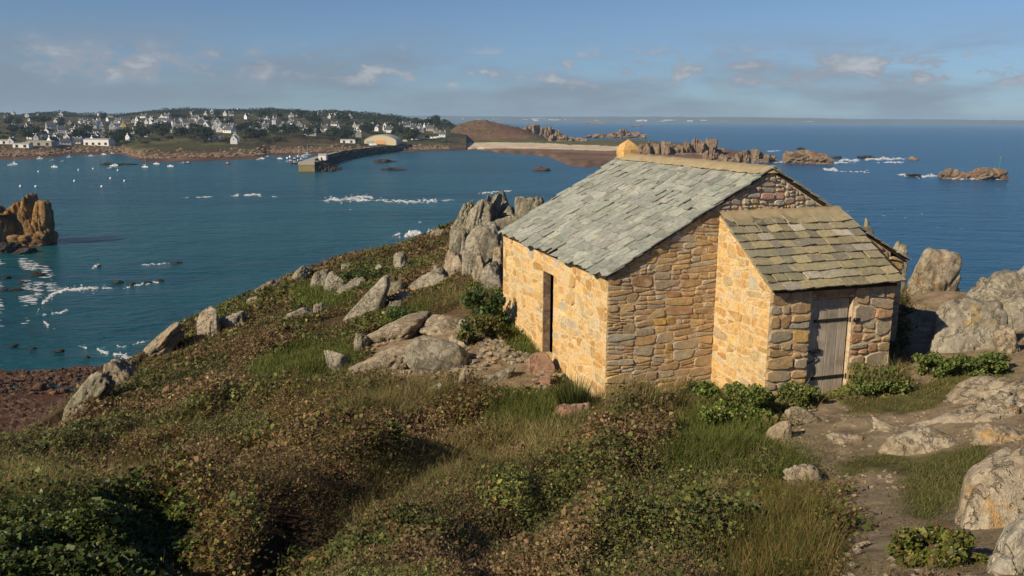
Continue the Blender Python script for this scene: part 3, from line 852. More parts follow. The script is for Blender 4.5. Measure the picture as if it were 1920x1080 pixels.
def build_roofs():
    rs = random.Random(77)
    z = lambda v: v + ZB
    PALS = [(5, (0.265, 0.278, 0.235)), (4, (0.245, 0.258, 0.222)), (3, (0.285, 0.296, 0.25)), (1, (0.31, 0.318, 0.27)), (1, (0.23, 0.243, 0.21))]

    # --- main roof
    ov = 0.13
    sl = np.array([W / 2 + ov, 0, RZ * (W / 2 + ov) / (W / 2)]); SL = np.linalg.norm(sl)
    upd = sl / SL
    nr = np.array([-upd[2], 0, upd[0]])
    d = MB()
    e0 = (-ov + 0.06, z(-RZ * (ov - .06) / (W / 2)))
    d.prism([(e0[0], e0[1] + .01), (W / 2, z(RZ) + .01), (W - e0[0], e0[1] + .01), (W - e0[0], e0[1] + .05), (W / 2, z(RZ) + .055), (e0[0], e0[1] + .05)], 'y', -0.03, L + .05)
    deck = d.build('roof_deck', M_DARKWOOD, hut)
    roof = deck
    course = 0.232; nC = int(SL / course)
    stuffV, stuffF, stuffC = [], [], []
    for i in range(nC + 1):
        v0 = i * course + rs.uniform(-.02, .02)
        ln = min(course * 1.9, SL - v0 + .02)
        if ln < 0.08: continue
        y = -0.075 - rs.uniform(0, .03) ; first = True
        while y < L + 0.06:
            wd = rs.uniform(0.24, 0.60) * (1.12 if i < 3 else 1.0 if i < 10 else 0.92)
            if y + wd > L + 0.06: wd = L + 0.07 - y + rs.uniform(0, .02)
            if wd < 0.1: break
            orig = np.array([-ov, y, z(-RZ * ov / (W / 2)) + .055]) + upd * (v0 + rs.uniform(-.045, .045))
            V, Fs, Cc = slate_mesh(orig, np.array([0, 1, 0]), upd, nr, wd - rs.uniform(.004, .014), ln, rs.uniform(.012, .022), rs.uniform(.014, .036), rs, palette(rs, PALS), M_SLATE, 0.06)
            Fs = [list(reversed(f)) for f in Fs]
            link('slate', mesh_np('slate', V, Fs, M_SLATE, Cc), roof)
            y += wd
    # far slope, hidden but for its verge: one joined covering
    upr = np.array([-upd[0], 0, upd[2]]); nrr = np.array([upd[2], 0, upd[0]])
    for i in range(nC + 1):
        v0 = i * course; ln = min(course * 1.9, SL - v0 + .02)
        if ln < 0.08: continue
        y = -0.075 - rs.uniform(0, .03)
        while y < L + .06:
            wd = rs.uniform(0.3, 0.55)
            orig = np.array([W + ov, y, z(-RZ * ov / (W / 2)) + .055]) + upr * v0
            V, Fs, Cc = slate_mesh(orig, np.array([0, 1, 0]), upr, nrr, wd - .008, ln, .02, .035, rs, palette(rs, PALS), M_SLATE)
            b = len(stuffV); stuffV += V; stuffF += [[b + q for q in f] for f in Fs]; stuffC += Cc
            y += wd
    tag(link('far_slope_slates', mesh_np('far_slope_slates', stuffV, stuffF, M_SLATE, stuffC), roof), kind='stuff')
    # mortar ridge capping
    k = 60; Vr = []; Fr = []
    prof = [(-0.30, -0.10), (-0.15, 0.0), (0, 0.055), (0.15, 0.0), (0.30, -0.10)]
    for i in range(k + 1):
        y = -0.06 + (L + 0.12) * i / k
        for a, b in prof:
            Vr.append((W / 2 + a + rs.gauss(0, .008), y, z(RZ) + .05 + b + rs.gauss(0, .008)))
    n5 = 5
    for i in range(k):
        for j in range(4): Fr.append((i * n5 + j, i * n5 + j + 1, (i + 1) * n5 + j + 1, (i + 1) * n5 + j))
    Fr += [tuple(range(4, -1, -1)), tuple(k * n5 + j for j in range(5))]
    link('ridge_capping', mesh_np('ridge_capping', Vr, [list(reversed(f)) for f in Fr], M_CAP, None, True), hut)
    # finial stone at the far end of the ridge
    f = MB()
    s = 0.21; zc = z(RZ) + .02; yc = L - .12
    ring = lambda q, zz: [(W / 2 + a * q + rs.gauss(0, .012), yc + b * q + rs.gauss(0, .012), zz + rs.gauss(0, .01)) for a, b in ((-1, -1), (0, -1.08), (1, -1), (1.08, 0), (1, 1), (0, 1.08), (-1, 1), (-1.08, 0))]
    V = ring(s, zc - .15) + ring(s * 1.02, zc + .16) + ring(s * .72, zc + .27) + [(W / 2 + .01, yc, zc + .43)]
    Fs = [(r * 8 + i, r * 8 + (i + 1) % 8, (r + 1) * 8 + (i + 1) % 8, (r + 1) * 8 + i) for r in range(2) for i in range(8)] + [(16 + i, 16 + (i + 1) % 8, 24) for i in range(8)] + [tuple(range(7, -1, -1))]
    f.add(V, Fs, 0, (0.58, 0.36, 0.13))
    f.build('finial_stone', M_STONE, hut)
    # --- lean-to roof
    PALT = [(4, (0.27, 0.23, 0.14)), (3, (0.235, 0.21, 0.14)), (3, (0.30, 0.255, 0.15)), (1, (0.18, 0.165, 0.125)), (.6, (0.33, 0.30, 0.23))]
    ye = LY - 0.14
    s0 = np.array([0, ye, z(-0.10)]); s1 = np.array([0, -0.02, z(1.09)])
    v = s1 - s0; VL = np.linalg.norm(v); vd = v / VL; nv = np.array([0, -vd[2], vd[1]])
    dk = MB()
    dk.prism([(LY - .06, z(-0.10) + .02), (-0.04, z(1.06) + .01), (-0.04, z(1.06) + .045), (LY - .06, z(-0.10) + .055)], 'x', LX0 + .02, LX1 - .01)
    ldeck = dk.build('lean_to_roof_deck', M_DARKWOOD, hut)
    nT = 9; lt = (VL - 0.26) / nT
    for i in range(nT):
        x = LX0 - 0.07
        while x < LX1 + .05:
            wd = rs.uniform(0.19, 0.42)
            if x + wd > LX1 - .06: wd = LX1 + .08 - x
            orig = s0 + vd * (i * lt + rs.uniform(-.012, .012)) + np.array([x, 0, 0.045 + 0.028 * (x - LX0) / 2.6])
            V, Fs, Cc = slate_mesh(orig, np.array([1, 0, 0]), vd, nv, wd - rs.uniform(.004, .012), lt * 1.45, rs.uniform(.02, .032), .042, rs, palette(rs, PALT), M_TILE, 0.016)
            link('roof_slab', mesh_np('roof_slab', V, Fs, M_TILE, Cc), ldeck)
            x += wd
    # mortar fillet between the slabs and the gable
    k = 30; Vr = []; Fr = []
    for i in range(k + 1):
        x = LX0 - .05 + (LX1 - LX0 + .08) * i / k
        for q, hh in ((VL - .29, .07), (VL - .14, .085), (VL + .0, .095), (VL + .02, .0)):
            p = s0 + vd * (q + rs.gauss(0, .008)) + nv * (hh + rs.gauss(0, .006)) + np.array([x, 0, 0.028 * (x - LX0) / 2.6])
            Vr.append(tuple(p))
    for i in range(k):
        for j in range(3): Fr.append((i * 4 + j, (i + 1) * 4 + j, (i + 1) * 4 + j + 1, i * 4 + j + 1))
    link('mortar_fillet', mesh_np('mortar_fillet', Vr, Fr, M_CAP, None, True), hut)
build_roofs()
# ------------------------------------------------------------------ boulders
import bmesh
_ico = {}
def ico(sub):
    if sub not in _ico:
        bm = bmesh.new(); bmesh.ops.create_icosphere(bm, subdivisions=sub, radius=1.0)
        bm.verts.ensure_lookup_table()
        V = np.array([v.co[:] for v in bm.verts]); Fs = np.array([[v.index for v in f.verts] for f in bm.faces])
        bm.free(); _ico[sub] = (V, Fs)
    return _ico[sub]
def rock_shape(seed, sub=4, planes=11, p=16.0, rough=0.06, rot=0.0, stretch=(1, 1, 1), box=True):
    """faceted, weather-rounded rock filling the unit box (-1..1)"""
    V, Fs = ico(sub)
    r = np.random.default_rng(seed)
    m = r.normal(size=(planes, 3)); m /= np.linalg.norm(m, axis=1)[:, None]
    m = np.vstack([m, np.eye(3), -np.eye(3)])
    d = r.uniform(0.62, 1.0, len(m)); d[-6:] = 1.12
    k = np.clip(V @ (m / d[:, None]).T, 0, None)
    rad = (k ** p).sum(1) ** (-1 / p)
    P = V * rad[:, None] * np.array(stretch)
    rg = 1 - np.abs(fbm(V[:, 0] * 2.6 + seed * .37, V[:, 1] * 2.6, V[:, 2] * 1.6, 3, seed + 9))
    P = P * (1 - rough * 1.5 * np.clip(rg - .86, 0, 1) / .14)[:, None]
    P = P * (1 + rough * 1.6 * fbm(V[:, 0] * 1.7 + seed, V[:, 1] * 1.7, V[:, 2] * 1.7, 3, seed) + rough * 0.55 * fbm(V[:, 0] * 7, V[:, 1] * 7 + seed, V[:, 2] * 7, 3, seed + 3))[:, None]
    c, s = math.cos(rot), math.sin(rot)           # tilt in the x-z plane
    P = np.stack([P[:, 0] * c + P[:, 2] * s, P[:, 1], -P[:, 0] * s + P[:, 2] * c], 1)
    if box:
        lo, hi = P.min(0), P.max(0)
        P = (P - (lo + hi) / 2) / ((hi - lo) / 2)
    return P, Fs
FOOT = []
def boulder(box, Y, label, mat=None, seed=0, depth=0.85, rot=0.0, stretch=(1, 1, 1), planes=12, p=18.0, rough=0.09, sub=5, sink=0.25, name='boulder', group=None, cat='boulder'):
    x0, y0, x1, y1 = box
    c = at((x0 + x1) / 2, (y0 + y1) / 2, Y)
    rx = (x1 - x0) / 2 / F * Y * 1.02
    top = at((x0 + x1) / 2, y0, Y)[2]; bot = at((x0 + x1) / 2, y1, Y)[2]
    ry = rx * depth
    cy = Y + ry * 0.35
    cx = c[0] * (cy / Y)
    gz = float(np.min(ground_z(np.array([cx - rx * .6, cx, cx + rx * .6, cx]), np.array([cy, cy - ry * .6, cy, cy + ry * .6]), False)))
    gb = min(bot, gz) - sink * 0.4 - 0.45 * (top - bot)
    rz = (top - gb) / 2
    P, Fs = rock_shape(seed or hash(box) % 9999, sub, planes, p, rough, rot, stretch)
    V = P * np.array([rx, ry, rz]) + np.array([0, 0, rz])
    me = mesh_np(name, V, Fs, mat or M_GRAN, None, True)
    o = link(name, me, None, (cx, cy, gb))
    tag(o, label, cat, group)
    FOOT.append((cx, cy, rx, ry, gb + 2 * rz))
    return o
def hb(b): return int(sum(v * (i + 3) * 7 for i, v in enumerate(b)) % 9973) + 1
_b = boulder
def boulder(box, Y, label, *a, **k):
    k.setdefault('seed', hb(box))
    if 20 < Y < 36.5 and box[0] < 860:
        w_, h_ = box[2] - box[0], box[3] - box[1]
        box = (box[0] - .12 * w_, box[1] - .22 * h_, box[2] + .12 * w_, box[3])
    return _b(box, Y, label, *a, **k)
S1 = dict(stretch=(0.5, 0.6, 1.4))
# rocky tor beyond the far end of the hut
boulder((843,376,890,446), 38, 'upright fluted grey rock at the seaward end of the tor behind the hut', M_GRAN_G, rot=0.2, rough=.15, planes=8, p=22.0, stretch=(.5, .6, 1.3))
boulder((866,372,925,444), 37.5, 'broad tall rock slab with flat sloping face in the tor', M_GRAN, rot=0.3, stretch=(.8, .6, 1.2), rough=.12, planes=7, p=22.0)
boulder((890,362,922,430), 39, 'thin blade of rock between the two peaks of the tor', M_GRAN_G, rot=0.35, stretch=(.35, .6, 1.4), rough=.12, planes=8, p=22.0)
boulder((906,361,942,434), 39.3, 'leaning rock finger just left of the pointed peak in the tor', M_GRAN, rot=0.35, stretch=(.4, .6, 1.4), rough=.12, planes=8, p=22.0)
boulder((916,358,975,430), 40, 'highest pointed rock of the tor with a dark shaded flank', M_GRAN_G, rot=-0.5, stretch=(.8, .6, 1.1), planes=7, p=24.0, rough=.12)
boulder((930,385,975,412), 38.2, 'flat topped yellowish rock wedged at the right foot of the tor', M_GRAN_G, rot=0.1)
boulder((928,405,985,445), 37.4, 'low pale rock under the flat topped one beside the tor', M_GRAN, rot=-.1)
boulder((965,368,1020,402), 37, 'yellow lichened rock showing just above the main roof edge', M_GRAN_G)
boulder((870,416,946,500), 27.6, 'large rounded boulder leaning towards the far corner of the hut', M_GRAN, rot=0.35, depth=.7, planes=18, p=12.0, rough=.07)
boulder((865,465,905,503), 26.8, 'squat boulder at the left foot of the large rounded one', M_GRAN)
boulder((885,478,918,505), 25.8, 'pale cracked rock below the large rounded boulder', M_GRAN_T)
boulder((900,492,945,514), 25, 'whitish low rocks lying by the hut corner below the rounded boulder', M_GRAN)
boulder((922,462,948,486), 25.6, 'small pale stone touching the hut wall under the eave corner', M_GRAN_T)
boulder((833,478,870,514), 27.8, 'pointed pinkish rock standing in the heath below the tor', M_GRAN_T, rot=.2, planes=8, p=14)
boulder((846,428,880,448), 33, 'round grey rock half hidden by heath in front of the tor', M_GRAN)
boulder((760,516,835,557), 27.2, 'long low grey slab lying along the slope', M_GRAN, rot=-0.35, stretch=(1.5, .7, .5), depth=.5)
boulder((812,503,832,530), 27.6, 'upright block at the upper end of the long low slab', M_GRAN)
boulder((828,505,842,518), 28, 'small knob of rock above the long low slab', M_GRAN)
boulder((740,552,775,572), 26, 'rough pale rock at the lower end of the long low slab', M_GRAN, rot=-.3)
boulder((618,534,722,614), 25.6, 'big wedge shaped grey rock tilted downhill over bare red soil', M_GRAN, rot=-0.62, stretch=(1.5, .7, .62), depth=.5, planes=9, p=13, rough=.04)
boulder((710,538,757,574), 27, 'dark sided boulder close behind the big tilted wedge', M_GRAN_G, rot=-.35, planes=9, p=13)
boulder((727,569,751,588), 25, 'small pale stone on the red soil below the tilted wedge', M_GRAN)
boulder((610,517,650,548), 31, 'rounded grey boulder upslope of a flatter one in the heath', M_GRAN, rot=-.25)
boulder((622,527,682,556), 30, 'flatter grey boulder lying against the rounded one in the heath', M_GRAN, rot=-.35, stretch=(1.3, .7, .6))
boulder((584,512,612,536), 32, 'ball shaped pale boulder in dark heath near the slope edge', M_GRAN)
boulder((546,505,582,532), 34, 'slanting slab on the skyline of the slope beside the ball shaped boulder', M_GRAN, rot=-.5, stretch=(1.3, .7, .6))
boulder((740,478,763,504), 32.5, 'lone pale upright stone in brown heath below the skyline', M_GRAN, rot=.2)
boulder((640,497,655,506), 34, 'tiny pale stone in brown heath near the skyline', M_GRAN)
boulder((705,498,722,506), 32, 'small white flat stone among green heath', M_GRAN)
boulder((374,590,412,642), 27.6, 'upright orange lit rock with black shaded side', M_GRAN_T, rot=.12, stretch=(.6, .6, 1.2), planes=7, p=16)
boulder((419,592,462,630), 28.2, 'pointed fin of rock in the heath next to the orange lit one', M_GRAN, rot=-.2, planes=7, p=16)
boulder((538,585,592,616), 27.4, 'rough greyish rock mostly sunk in the scrub of the slope', M_GRAN, rough=.09)
boulder((590,575,604,606), 27, 'thin pale rock sticking up right of the sunken rough rock', M_GRAN_T)
boulder((365,598,384,612), 30, 'small pale block on the slope rim beside the orange lit rock', M_GRAN_T)
boulder((252,618,338,676), 26.6, 'long pale slab forming the steep rim of the slope', M_GRAN_T, rot=-.62, stretch=(1.6, .7, .42), depth=.5)
boulder((203,685,262,727), 23.4, 'pale boulder with brown underside on the slope rim', M_GRAN_T, rot=-.3, planes=9)
boulder((108,712,206,798), 20.6, 'grey green slab leaning outwards on the slope rim above the beach', M_GRAN_G, rot=-.72, stretch=(1.6, .6, .5), depth=.45)
boulder((428,538,512,580), 33, 'thin pale slab edge along the skyline of the slope', M_GRAN_T, rot=-.45, stretch=(1.7, .7, .35), depth=.4)
boulder((462,560,482,574), 31.5, 'small pale stone just under the skyline slab', M_GRAN)
boulder((735,455,795,474), 37.5, 'low pale slab on the skyline left of the tor', M_GRAN_T, rot=-.3, stretch=(1.6, .7, .5), depth=.5)
boulder((790,430,842,462), 38, 'pale cracked slab on the skyline at the foot of the tor', M_GRAN, rot=-.25, stretch=(1.4, .7, .6))
boulder((816,427,832,440), 37.2, 'small dark notched rock on the pale skyline slab', M_GRAN_G)
# around the trodden ground west of the hut
boulder((758,634,890,706), 18.4, 'large smooth whale backed boulder on trodden ground beside the hut', M_GRAN, depth=.75, planes=30, p=9.0, rough=.05, sub=5, rot=.12, stretch=(1.5, 1, .8))
boulder((650,655,790,708), 18.9, 'low split slab emerging left of the whale backed boulder', M_GRAN_T, rot=-.22, stretch=(1.6, .8, .45), depth=.7)
boulder((690,605,800,640), 22.6, 'flat brown rock sheet behind the whale backed boulder', M_GRAN_T, stretch=(1.5, 1, .4), depth=1.0, rot=-.08)
boulder((790,600,900,632), 22.4, 'broad flat rock sheet nearer the hut wall', M_GRAN_T, stretch=(1.5, 1, .4), depth=1.0, rot=.05)
boulder((840,628,905,660), 19.9, 'rough pale rock right behind the whale backed boulder', M_GRAN_T, rough=.09)
boulder((898,690,968,722), 17.4, 'thin pale slab with ragged edge near the fallen block', M_GRAN, rot=-.2, stretch=(1.5, .8, .4))
boulder((942,703,1036,748), 16.8, 'fallen squared reddish granite block lying by the hut', M_GRAN_R, rot=-.27, stretch=(1.7, .5, .38), depth=.28, planes=4, p=18, rough=.025)
boulder((985,662,1042,700), 17.7, 'worn threshold stone in front of the doorway', M_GRAN_R, stretch=(1.2, 1, .4), depth=.9, rough=.04, sink=.12)
boulder((1035,752,1112,805), 14.7, 'reddish rock half buried in dry grass by the near wall corner', M_GRAN_R, depth=.6)
boulder((800,720,830,742), 16.6, 'small bluish white stone at the edge of the brown scrub', M_GRAN)
boulder((858,690,885,712), 17.1, 'small tan stone at the right foot of the whale backed boulder', M_GRAN_T)
boulder((612,662,652,682), 20.4, 'small pale slab in the green turf hollow', M_GRAN, rot=.2, stretch=(1.3, .8, .5))
boulder((665,628,690,645), 22, 'pale little slab at the upper edge of the turf hollow', M_GRAN, rot=.3)
boulder((938,695,965,708), 17.9, 'little reddish stone beside the ragged edged slab', M_GRAN_R)
# right of the hut
boulder((1700,464,1790,562), 23.5, 'tall blunt boulder with an orange streak standing before the sea', M_GRAN_T, rot=.1, planes=9, p=13, stretch=(.8, .7, 1.1), sub=5)
boulder((1752,508,1795,562), 24.4, 'angular slab leaning on the tall orange streaked boulder', M_GRAN, rot=.25, planes=7, p=15)
boulder((1612,408,1648,445), 25, 'yellowish rock peeping over the far roof slope, upper one', M_GRAN_G, depth=.6)
boulder((1668,452,1702,490), 24, 'yellowish rock peeping over the far roof slope, lower one', M_GRAN_G, depth=.6)
boulder((1735,558,1882,700), 16.2, 'big pale boulder in the hut shadow beside the path', M_GRAN, depth=.7, planes=10, p=14, sub=5, seed=412)
boulder((1788,503,2030,665), 18.0, 'huge sloping granite mass rising at the right behind the path', M_GRAN, rot=-.38, depth=.6, planes=9, p=13, sub=5, seed=77)
boulder((1860,610,1912,660), 15.6, 'brown wedge of rock at the foot of the huge sloping mass', M_GRAN_T, rot=.4)
boulder((1745,712,1990,785), 13.0, 'flat exposed bedrock slab across the upper path', M_GRAN_T, stretch=(1.5, 1, .4), rot=-.16, depth=.8, sub=5, rough=.14, planes=22)
boulder((1705,748,1925,840), 12.0, 'orange lichened bedrock step beside the path', M_GRAN_T, stretch=(1.5, 1, .4), rot=-.22, depth=.7, sub=5, rough=.14, planes=22)
boulder((1640,812,1800,870), 11.1, 'rough grey bedrock hump in the path', M_GRAN_T, stretch=(1.5, 1, .4), depth=.7, rough=.14, sub=5, planes=22)
boulder((1815,808,2010,885), 10.6, 'pale broken bedrock at the outer side of the path', M_GRAN_T, stretch=(1.5, 1, .5), depth=.7, rough=.14, sub=5, planes=22)
boulder((1545,818,1640,852), 12.0, 'low weathered bedrock patch in the path near the lean-to', M_GRAN_T, stretch=(1.5, 1, .3), depth=.9, rough=.14, sink=.12, planes=22)
boulder((1466,880,1580,925), 10.2, 'layered grey rock at the edge of scrub and path', M_GRAN_T, stretch=(1.5, 1, .4), rot=.22, depth=.7, rough=.14, planes=30, seed=641)
boulder((1463,762,1545,795), 13.3, 'orange tinted flat stone below the lean-to corner', M_GRAN_T, stretch=(1.4, 1, .4), depth=.6, seed=91)
boulder((1436,788,1482,828), 12.6, 'tan stone at the green tussock edge below the lean-to', M_GRAN_T, depth=.8)
boulder((1640,793,1712,822), 12.3, 'small bedrock ledge in the middle of the path', M_GRAN_T, stretch=(1.4, 1, .4), rot=.25, rough=.14, planes=22)
boulder((1705,862,2170,1260), 6.4, 'large tan boulder with lichen close beside the path', M_GRAN_T, rot=-.5, depth=.6, planes=10, p=16.0, sub=6, rough=.05, seed=523)
boulder((1760,955,2260,1340), 5.2, 'grey lichen spotted boulder in front of the large tan one', M_GRAN, rot=-.62, depth=.5, planes=10, p=16.0, sub=6, rough=.05, seed=88)

# ------------------------------------------------------------------ shore below the cliff
def polar_sheet(name, cols_, rows, zfun, cfun, mat, label, cat, kind='structure'):
    """sheet following a stretch of coast: cols_ list of (near xyz, far xyz)"""
    nr = rows; V = []; Cc = []
    for i, (a, b) in enumerate(cols_):
        for j in range(nr + 1):
            t = j / nr
            p = np.array(a) * (1 - t) + np.array(b) * t
            p[2] = zfun(i / (len(cols_) - 1), t, p)
            V.append(p); Cc.append(cfun(i / (len(cols_) - 1), t, p))
    n1 = nr + 1
    Fq = np.array([(i * n1 + j, (i + 1) * n1 + j, (i + 1) * n1 + j + 1, i * n1 + j + 1) for i in range(len(cols_) - 1) for j in range(nr)])
    o = link(name, mesh_np(name, V, Fq, mat, Cc, True))
    return tag(o, label, cat, kind=kind)
def build_shore():
    X, Y = np.meshgrid(np.linspace(-150, -20, 160), np.linspace(70, 152, 110))
    px, py = proj(np.stack([X, Y, X * 0], -1))
    wl = np.interp(px, [-400, 0, 80, 200, 300, 500], [715, 702, 690, 692, 700, 715])     # waterline in the photo
    s = (py - wl) / 60.0
    Z = -0.6 + np.clip(s, -1.5, 4) * 0.9 + 0.45 * fbm(X * 0.25, Y * 0.25, octv=4, seed=8)
    c = np.zeros(X.shape + (3,))
    nn = fbm(X * 0.12, Y * 0.12, octv=4, seed=9)[..., None]
    c[:] = np.array([0.095, 0.045, 0.030]) * (1 + 0.5 * nn)
    c = np.where((nn > 0.35) & (s[..., None] > 0.6), np.array([0.15, 0.11, 0.03]), c)
    c = np.where(s[..., None] < -0.1, np.array([0.045, 0.035, 0.035]), c)
    idx = np.arange(X.size).reshape(X.shape)
    Fq = np.stack([idx[:-1, :-1], idx[:-1, 1:], idx[1:, 1:], idx[1:, :-1]], -1).reshape(-1, 4)
    tag(link('shore', mesh_np('shore', np.stack([X, Y, Z], -1).reshape(-1, 3), Fq, M_SHORE, c.reshape(-1, 3), True)), 'reddish brown kelp covered shore below the slope', 'shore', kind='structure')
    # shore boulders: the larger ones are things, the small cobbles are stuff
    r = np.random.default_rng(12)
    big = [(68,645+8,22,30),(150,722,12,8),(160,720,10,8),(75,722,18,14),(100,735,10,8),(120,730,14,8),(20,712,12,8),(45,705,9,7),(8,730,12,12),(180,708,12,8),(200,700,10,10),(140,715,10,8),(30,725,9,6),(60,735,8,6),(90,708,9,7),(112,712,8,6),(170,735,9,6),(50,718,8,6),(10,700,10,6),(130,700,8,6)]
    for k, (x, y, w_, h_) in enumerate(big[1:]):
        p = at_sea(x, y + h_ / 2, 0.3); s = p[1] / F
        P, Fs = rock_shape(300 + k, 3, 10, 9, .07)
        V = P * np.array([w_ / 2 * s * 1.3, w_ / 2 * s, h_ / 2 * s * 1.25])
        o = link('shore_boulder', mesh_np('shore_boulder', V, Fs, M_KELPROCK if k % 3 else M_CRAG, None, True), None, p + np.array([0, 0, h_ / 4 * s]))
        tag(o, 'reddish brown boulder in the band along the water edge below the slope', 'boulder', 'boulders on the kelp shore')
    V = []; Fq = []
    B, FB = ico(1)
    for k in range(900):
        x = r.uniform(-60, 260); y = np.interp(x, [-60, 60, 230], [700, 700, 690]) + abs(r.normal(0, 18)) - 4
        p = at_sea(x, y, 0.2); sz = r.uniform(.12, .5)
        q = B * (1 + 0.25 * r.normal(size=(len(B), 1))) * np.array([sz * 1.3, sz, sz * .8]) + p
        Fq.append(FB + len(V) * len(B)); V.append(q)
    o = link('shore_cobbles', mesh_np('shore_cobbles', np.vstack(V), np.vstack(Fq), M_KELPROCK))
    tag(o, 'band of small reddish cobbles along the water edge', 'cobbles', kind='stuff')
build_shore()

def outcrop(box, label, mat=None, seed=1, n=7, base_y=None, group=None, name='rock_outcrop', sub=3, cat='rock', depth=.6, prof=None, zoff=0.0, spread=.55):
    """a rocky mass standing in the sea or on the shore, grown from several fused knobs"""
    x0, y0, x1, y1 = box
    b = at_sea((x0 + x1) / 2, base_y or y1, zoff)
    s = b[1] / F
    wx = (x1 - x0) * s; hz = (y1 - y0) * s * 1.02
    r = np.random.default_rng(seed)
    V = []; Fq = []; nv = 0
    prof = prof or [(0, .35), (.3, 1), (.6, .7), (1, .3)]
    for k in range(n):
        t = (k + r.uniform(.2, .8)) / n
        h = np.interp(t, [q[0] for q in prof], [q[1] for q in prof]) * r.uniform(.66, .97) * hz
        rx = wx / max(n * .72, 1) * r.uniform(.6, 1.25)
        P, Fs = rock_shape(seed * 31 + k, sub, 9, 20, .16, r.normal(0, .25), (r.uniform(.8, 1.2), 1, r.uniform(.8, 1.5)))
        cx = min(max(-wx / 2 + wx * t, -wx / 2 + rx), wx / 2 - rx)
        q = P * np.array([rx, max(rx, wx * depth * .3), (h + hz * .25) / 2]) + np.array([cx, r.normal(0, wx * depth * .2), (h - hz * .25) / 2])
        V.append(q); Fq.append(Fs + nv); nv += len(q)
    # low skirt
    for k in range(max(2, n // 3)):
        P, Fs = rock_shape(seed * 57 + k, sub, 8, 8, .12)
        q = P * np.array([wx * .32, wx * depth * .35, hz * .22]) + np.array([r.uniform(-.2, .2) * wx, r.normal(0, .08) * wx, -hz * .02])
        V.append(q); Fq.append(Fs + nv); nv += len(q)
    o = link(name, mesh_np(name, np.vstack(V), np.vstack(Fq), mat or M_FARROCK, None, sub > 3), None, (b[0], b[1] + wx * depth * .3, zoff))
    return tag(o, label, cat, group)
outcrop((-95, 348, 88, 462), 'orange lit sea crag with dark shaded base at the bay mouth', M_CRAG, 14, 9, prof=[(0, .85), (.35, .85), (.55, .85), (.62, .78), (.76, 1), (.86, .85), (.94, .5), (1, .3)], sub=5, depth=.5)
outcrop((-30, 448, 62, 474), 'low wet rocks at the foot of the orange sea crag', M_DARKROCK, 5, 6, depth=.4)
outcrop((944, 231, 1062, 264), 'jagged grey rock ridge at the end of the sandy spit', None, 7, 20, prof=[(0, .7), (.2, .95), (.5, 1), (.8, .8), (1, .4)], sub=3, zoff=2)
outcrop((1028, 240, 1104, 268), 'pointed brown rocks right of the jagged ridge on the spit', None, 8, 13, prof=[(0, .5), (.2, 1), (.5, .5), (1, .35)], zoff=2)
outcrop((1098, 240, 1215, 259), 'low rock chain beyond the lagoon behind the spit', None, 9, 16, prof=[(0, .4), (.3, .5), (.6, 1), (1, .4)])
outcrop((1200, 256, 1358, 294), 'broad pinkish rock headland just above the hut ridge', None, 10, 26, prof=[(0, .75), (.25, .8), (.5, .75), (.75, 1), (.9, .95), (1, .3)], depth=.4)
outcrop((1320, 275, 1395, 304), 'low brown reef running out from the pinkish headland', None, 11, 16, prof=[(0, .8), (.5, .6), (1, .3)], depth=.4)
outcrop((1380, 276, 1462, 304), 'brown reef with breaking surf next to the double humped islet', None, 12, 14, prof=[(0, .6), (.4, 1), (1, .3)], depth=.4)
outcrop((1475, 278, 1562, 307), 'double humped islet ringed by white surf', None, 13, 6, prof=[(0, .4), (.2, .85), (.4, .7), (.65, 1), (.85, .8), (1, .2)], depth=.45)
outcrop((1494, 273, 1510, 281), 'small dark rock behind the double humped islet', M_DARKROCK, 14, 3)
outcrop((1612, 290, 1645, 297), 'flat dark reef awash in a line of surf', M_DARKROCK, 15, 4)
outcrop((1706, 289, 1723, 300), 'lone small stack at the end of the surf line', None, 16, 3)
outcrop((1560, 290, 1580, 297), 'tiny reef just right of the double humped islet', M_DARKROCK, 17, 3)
outcrop((1764, 308, 1832, 335), 'left hump of the outlying islet carrying no beacon', None, 18, 5, prof=[(0, .3), (.2, 1), (.5, .7), (1, .3)], depth=.45)
outcrop((1818, 308, 1893, 336), 'outlying islet with steep right side and a green beacon', None, 19, 5, prof=[(0, .3), (.3, 1), (.6, .85), (.85, .8), (1, .7)], depth=.45)
outcrop((1700, 322, 1726, 331), 'small reef left of the outlying islet in a streak of foam', M_DARKROCK, 20, 3)
outcrop((698, 298, 742, 304), 'thin skerry in calm water below the pier, farther one', M_DARKROCK, 21, 4)
outcrop((712, 313, 766, 319), 'thin skerry in calm water below the pier, nearer one', M_DARKROCK, 22, 5)
outcrop((1000, 312, 1035, 320), 'brown reef patch off the point of the foreshore', M_KELPROCK, 23, 4)
outcrop((180, 304, 252, 309), 'dark reef strip among the moored boats', M_DARKROCK, 24, 6)
outcrop((1185, 231, 1206, 238), 'distant rock stack alone on the far water', None, 25, 3)
outcrop((1096, 215 + 9, 1140, 232), 'pale islet below the far coast', None, 26, 4)
for k, (x, y, w_, h_) in enumerate([(218, 531, 22, 9), (245, 533, 16, 6), (275, 531, 14, 5), (300, 527, 14, 5), (70, 516, 26, 9), (40, 532, 18, 8), (12, 522, 16, 7), (30, 545, 20, 9), (8, 545, 14, 6), (85, 400 + 20, 10, 9), (330, 494, 24, 4), (185, 500, 8, 5), (25, 650, 12, 6), (60, 655, 14, 6), (110, 660, 16, 6), (160, 672, 14, 6)]):
    outcrop((x - w_ / 2, y - h_, x + w_ / 2, y), 'small dark rock awash in the shallows off the beach', M_DARKROCK, 60 + k, 3, group='rocks awash off the beach')
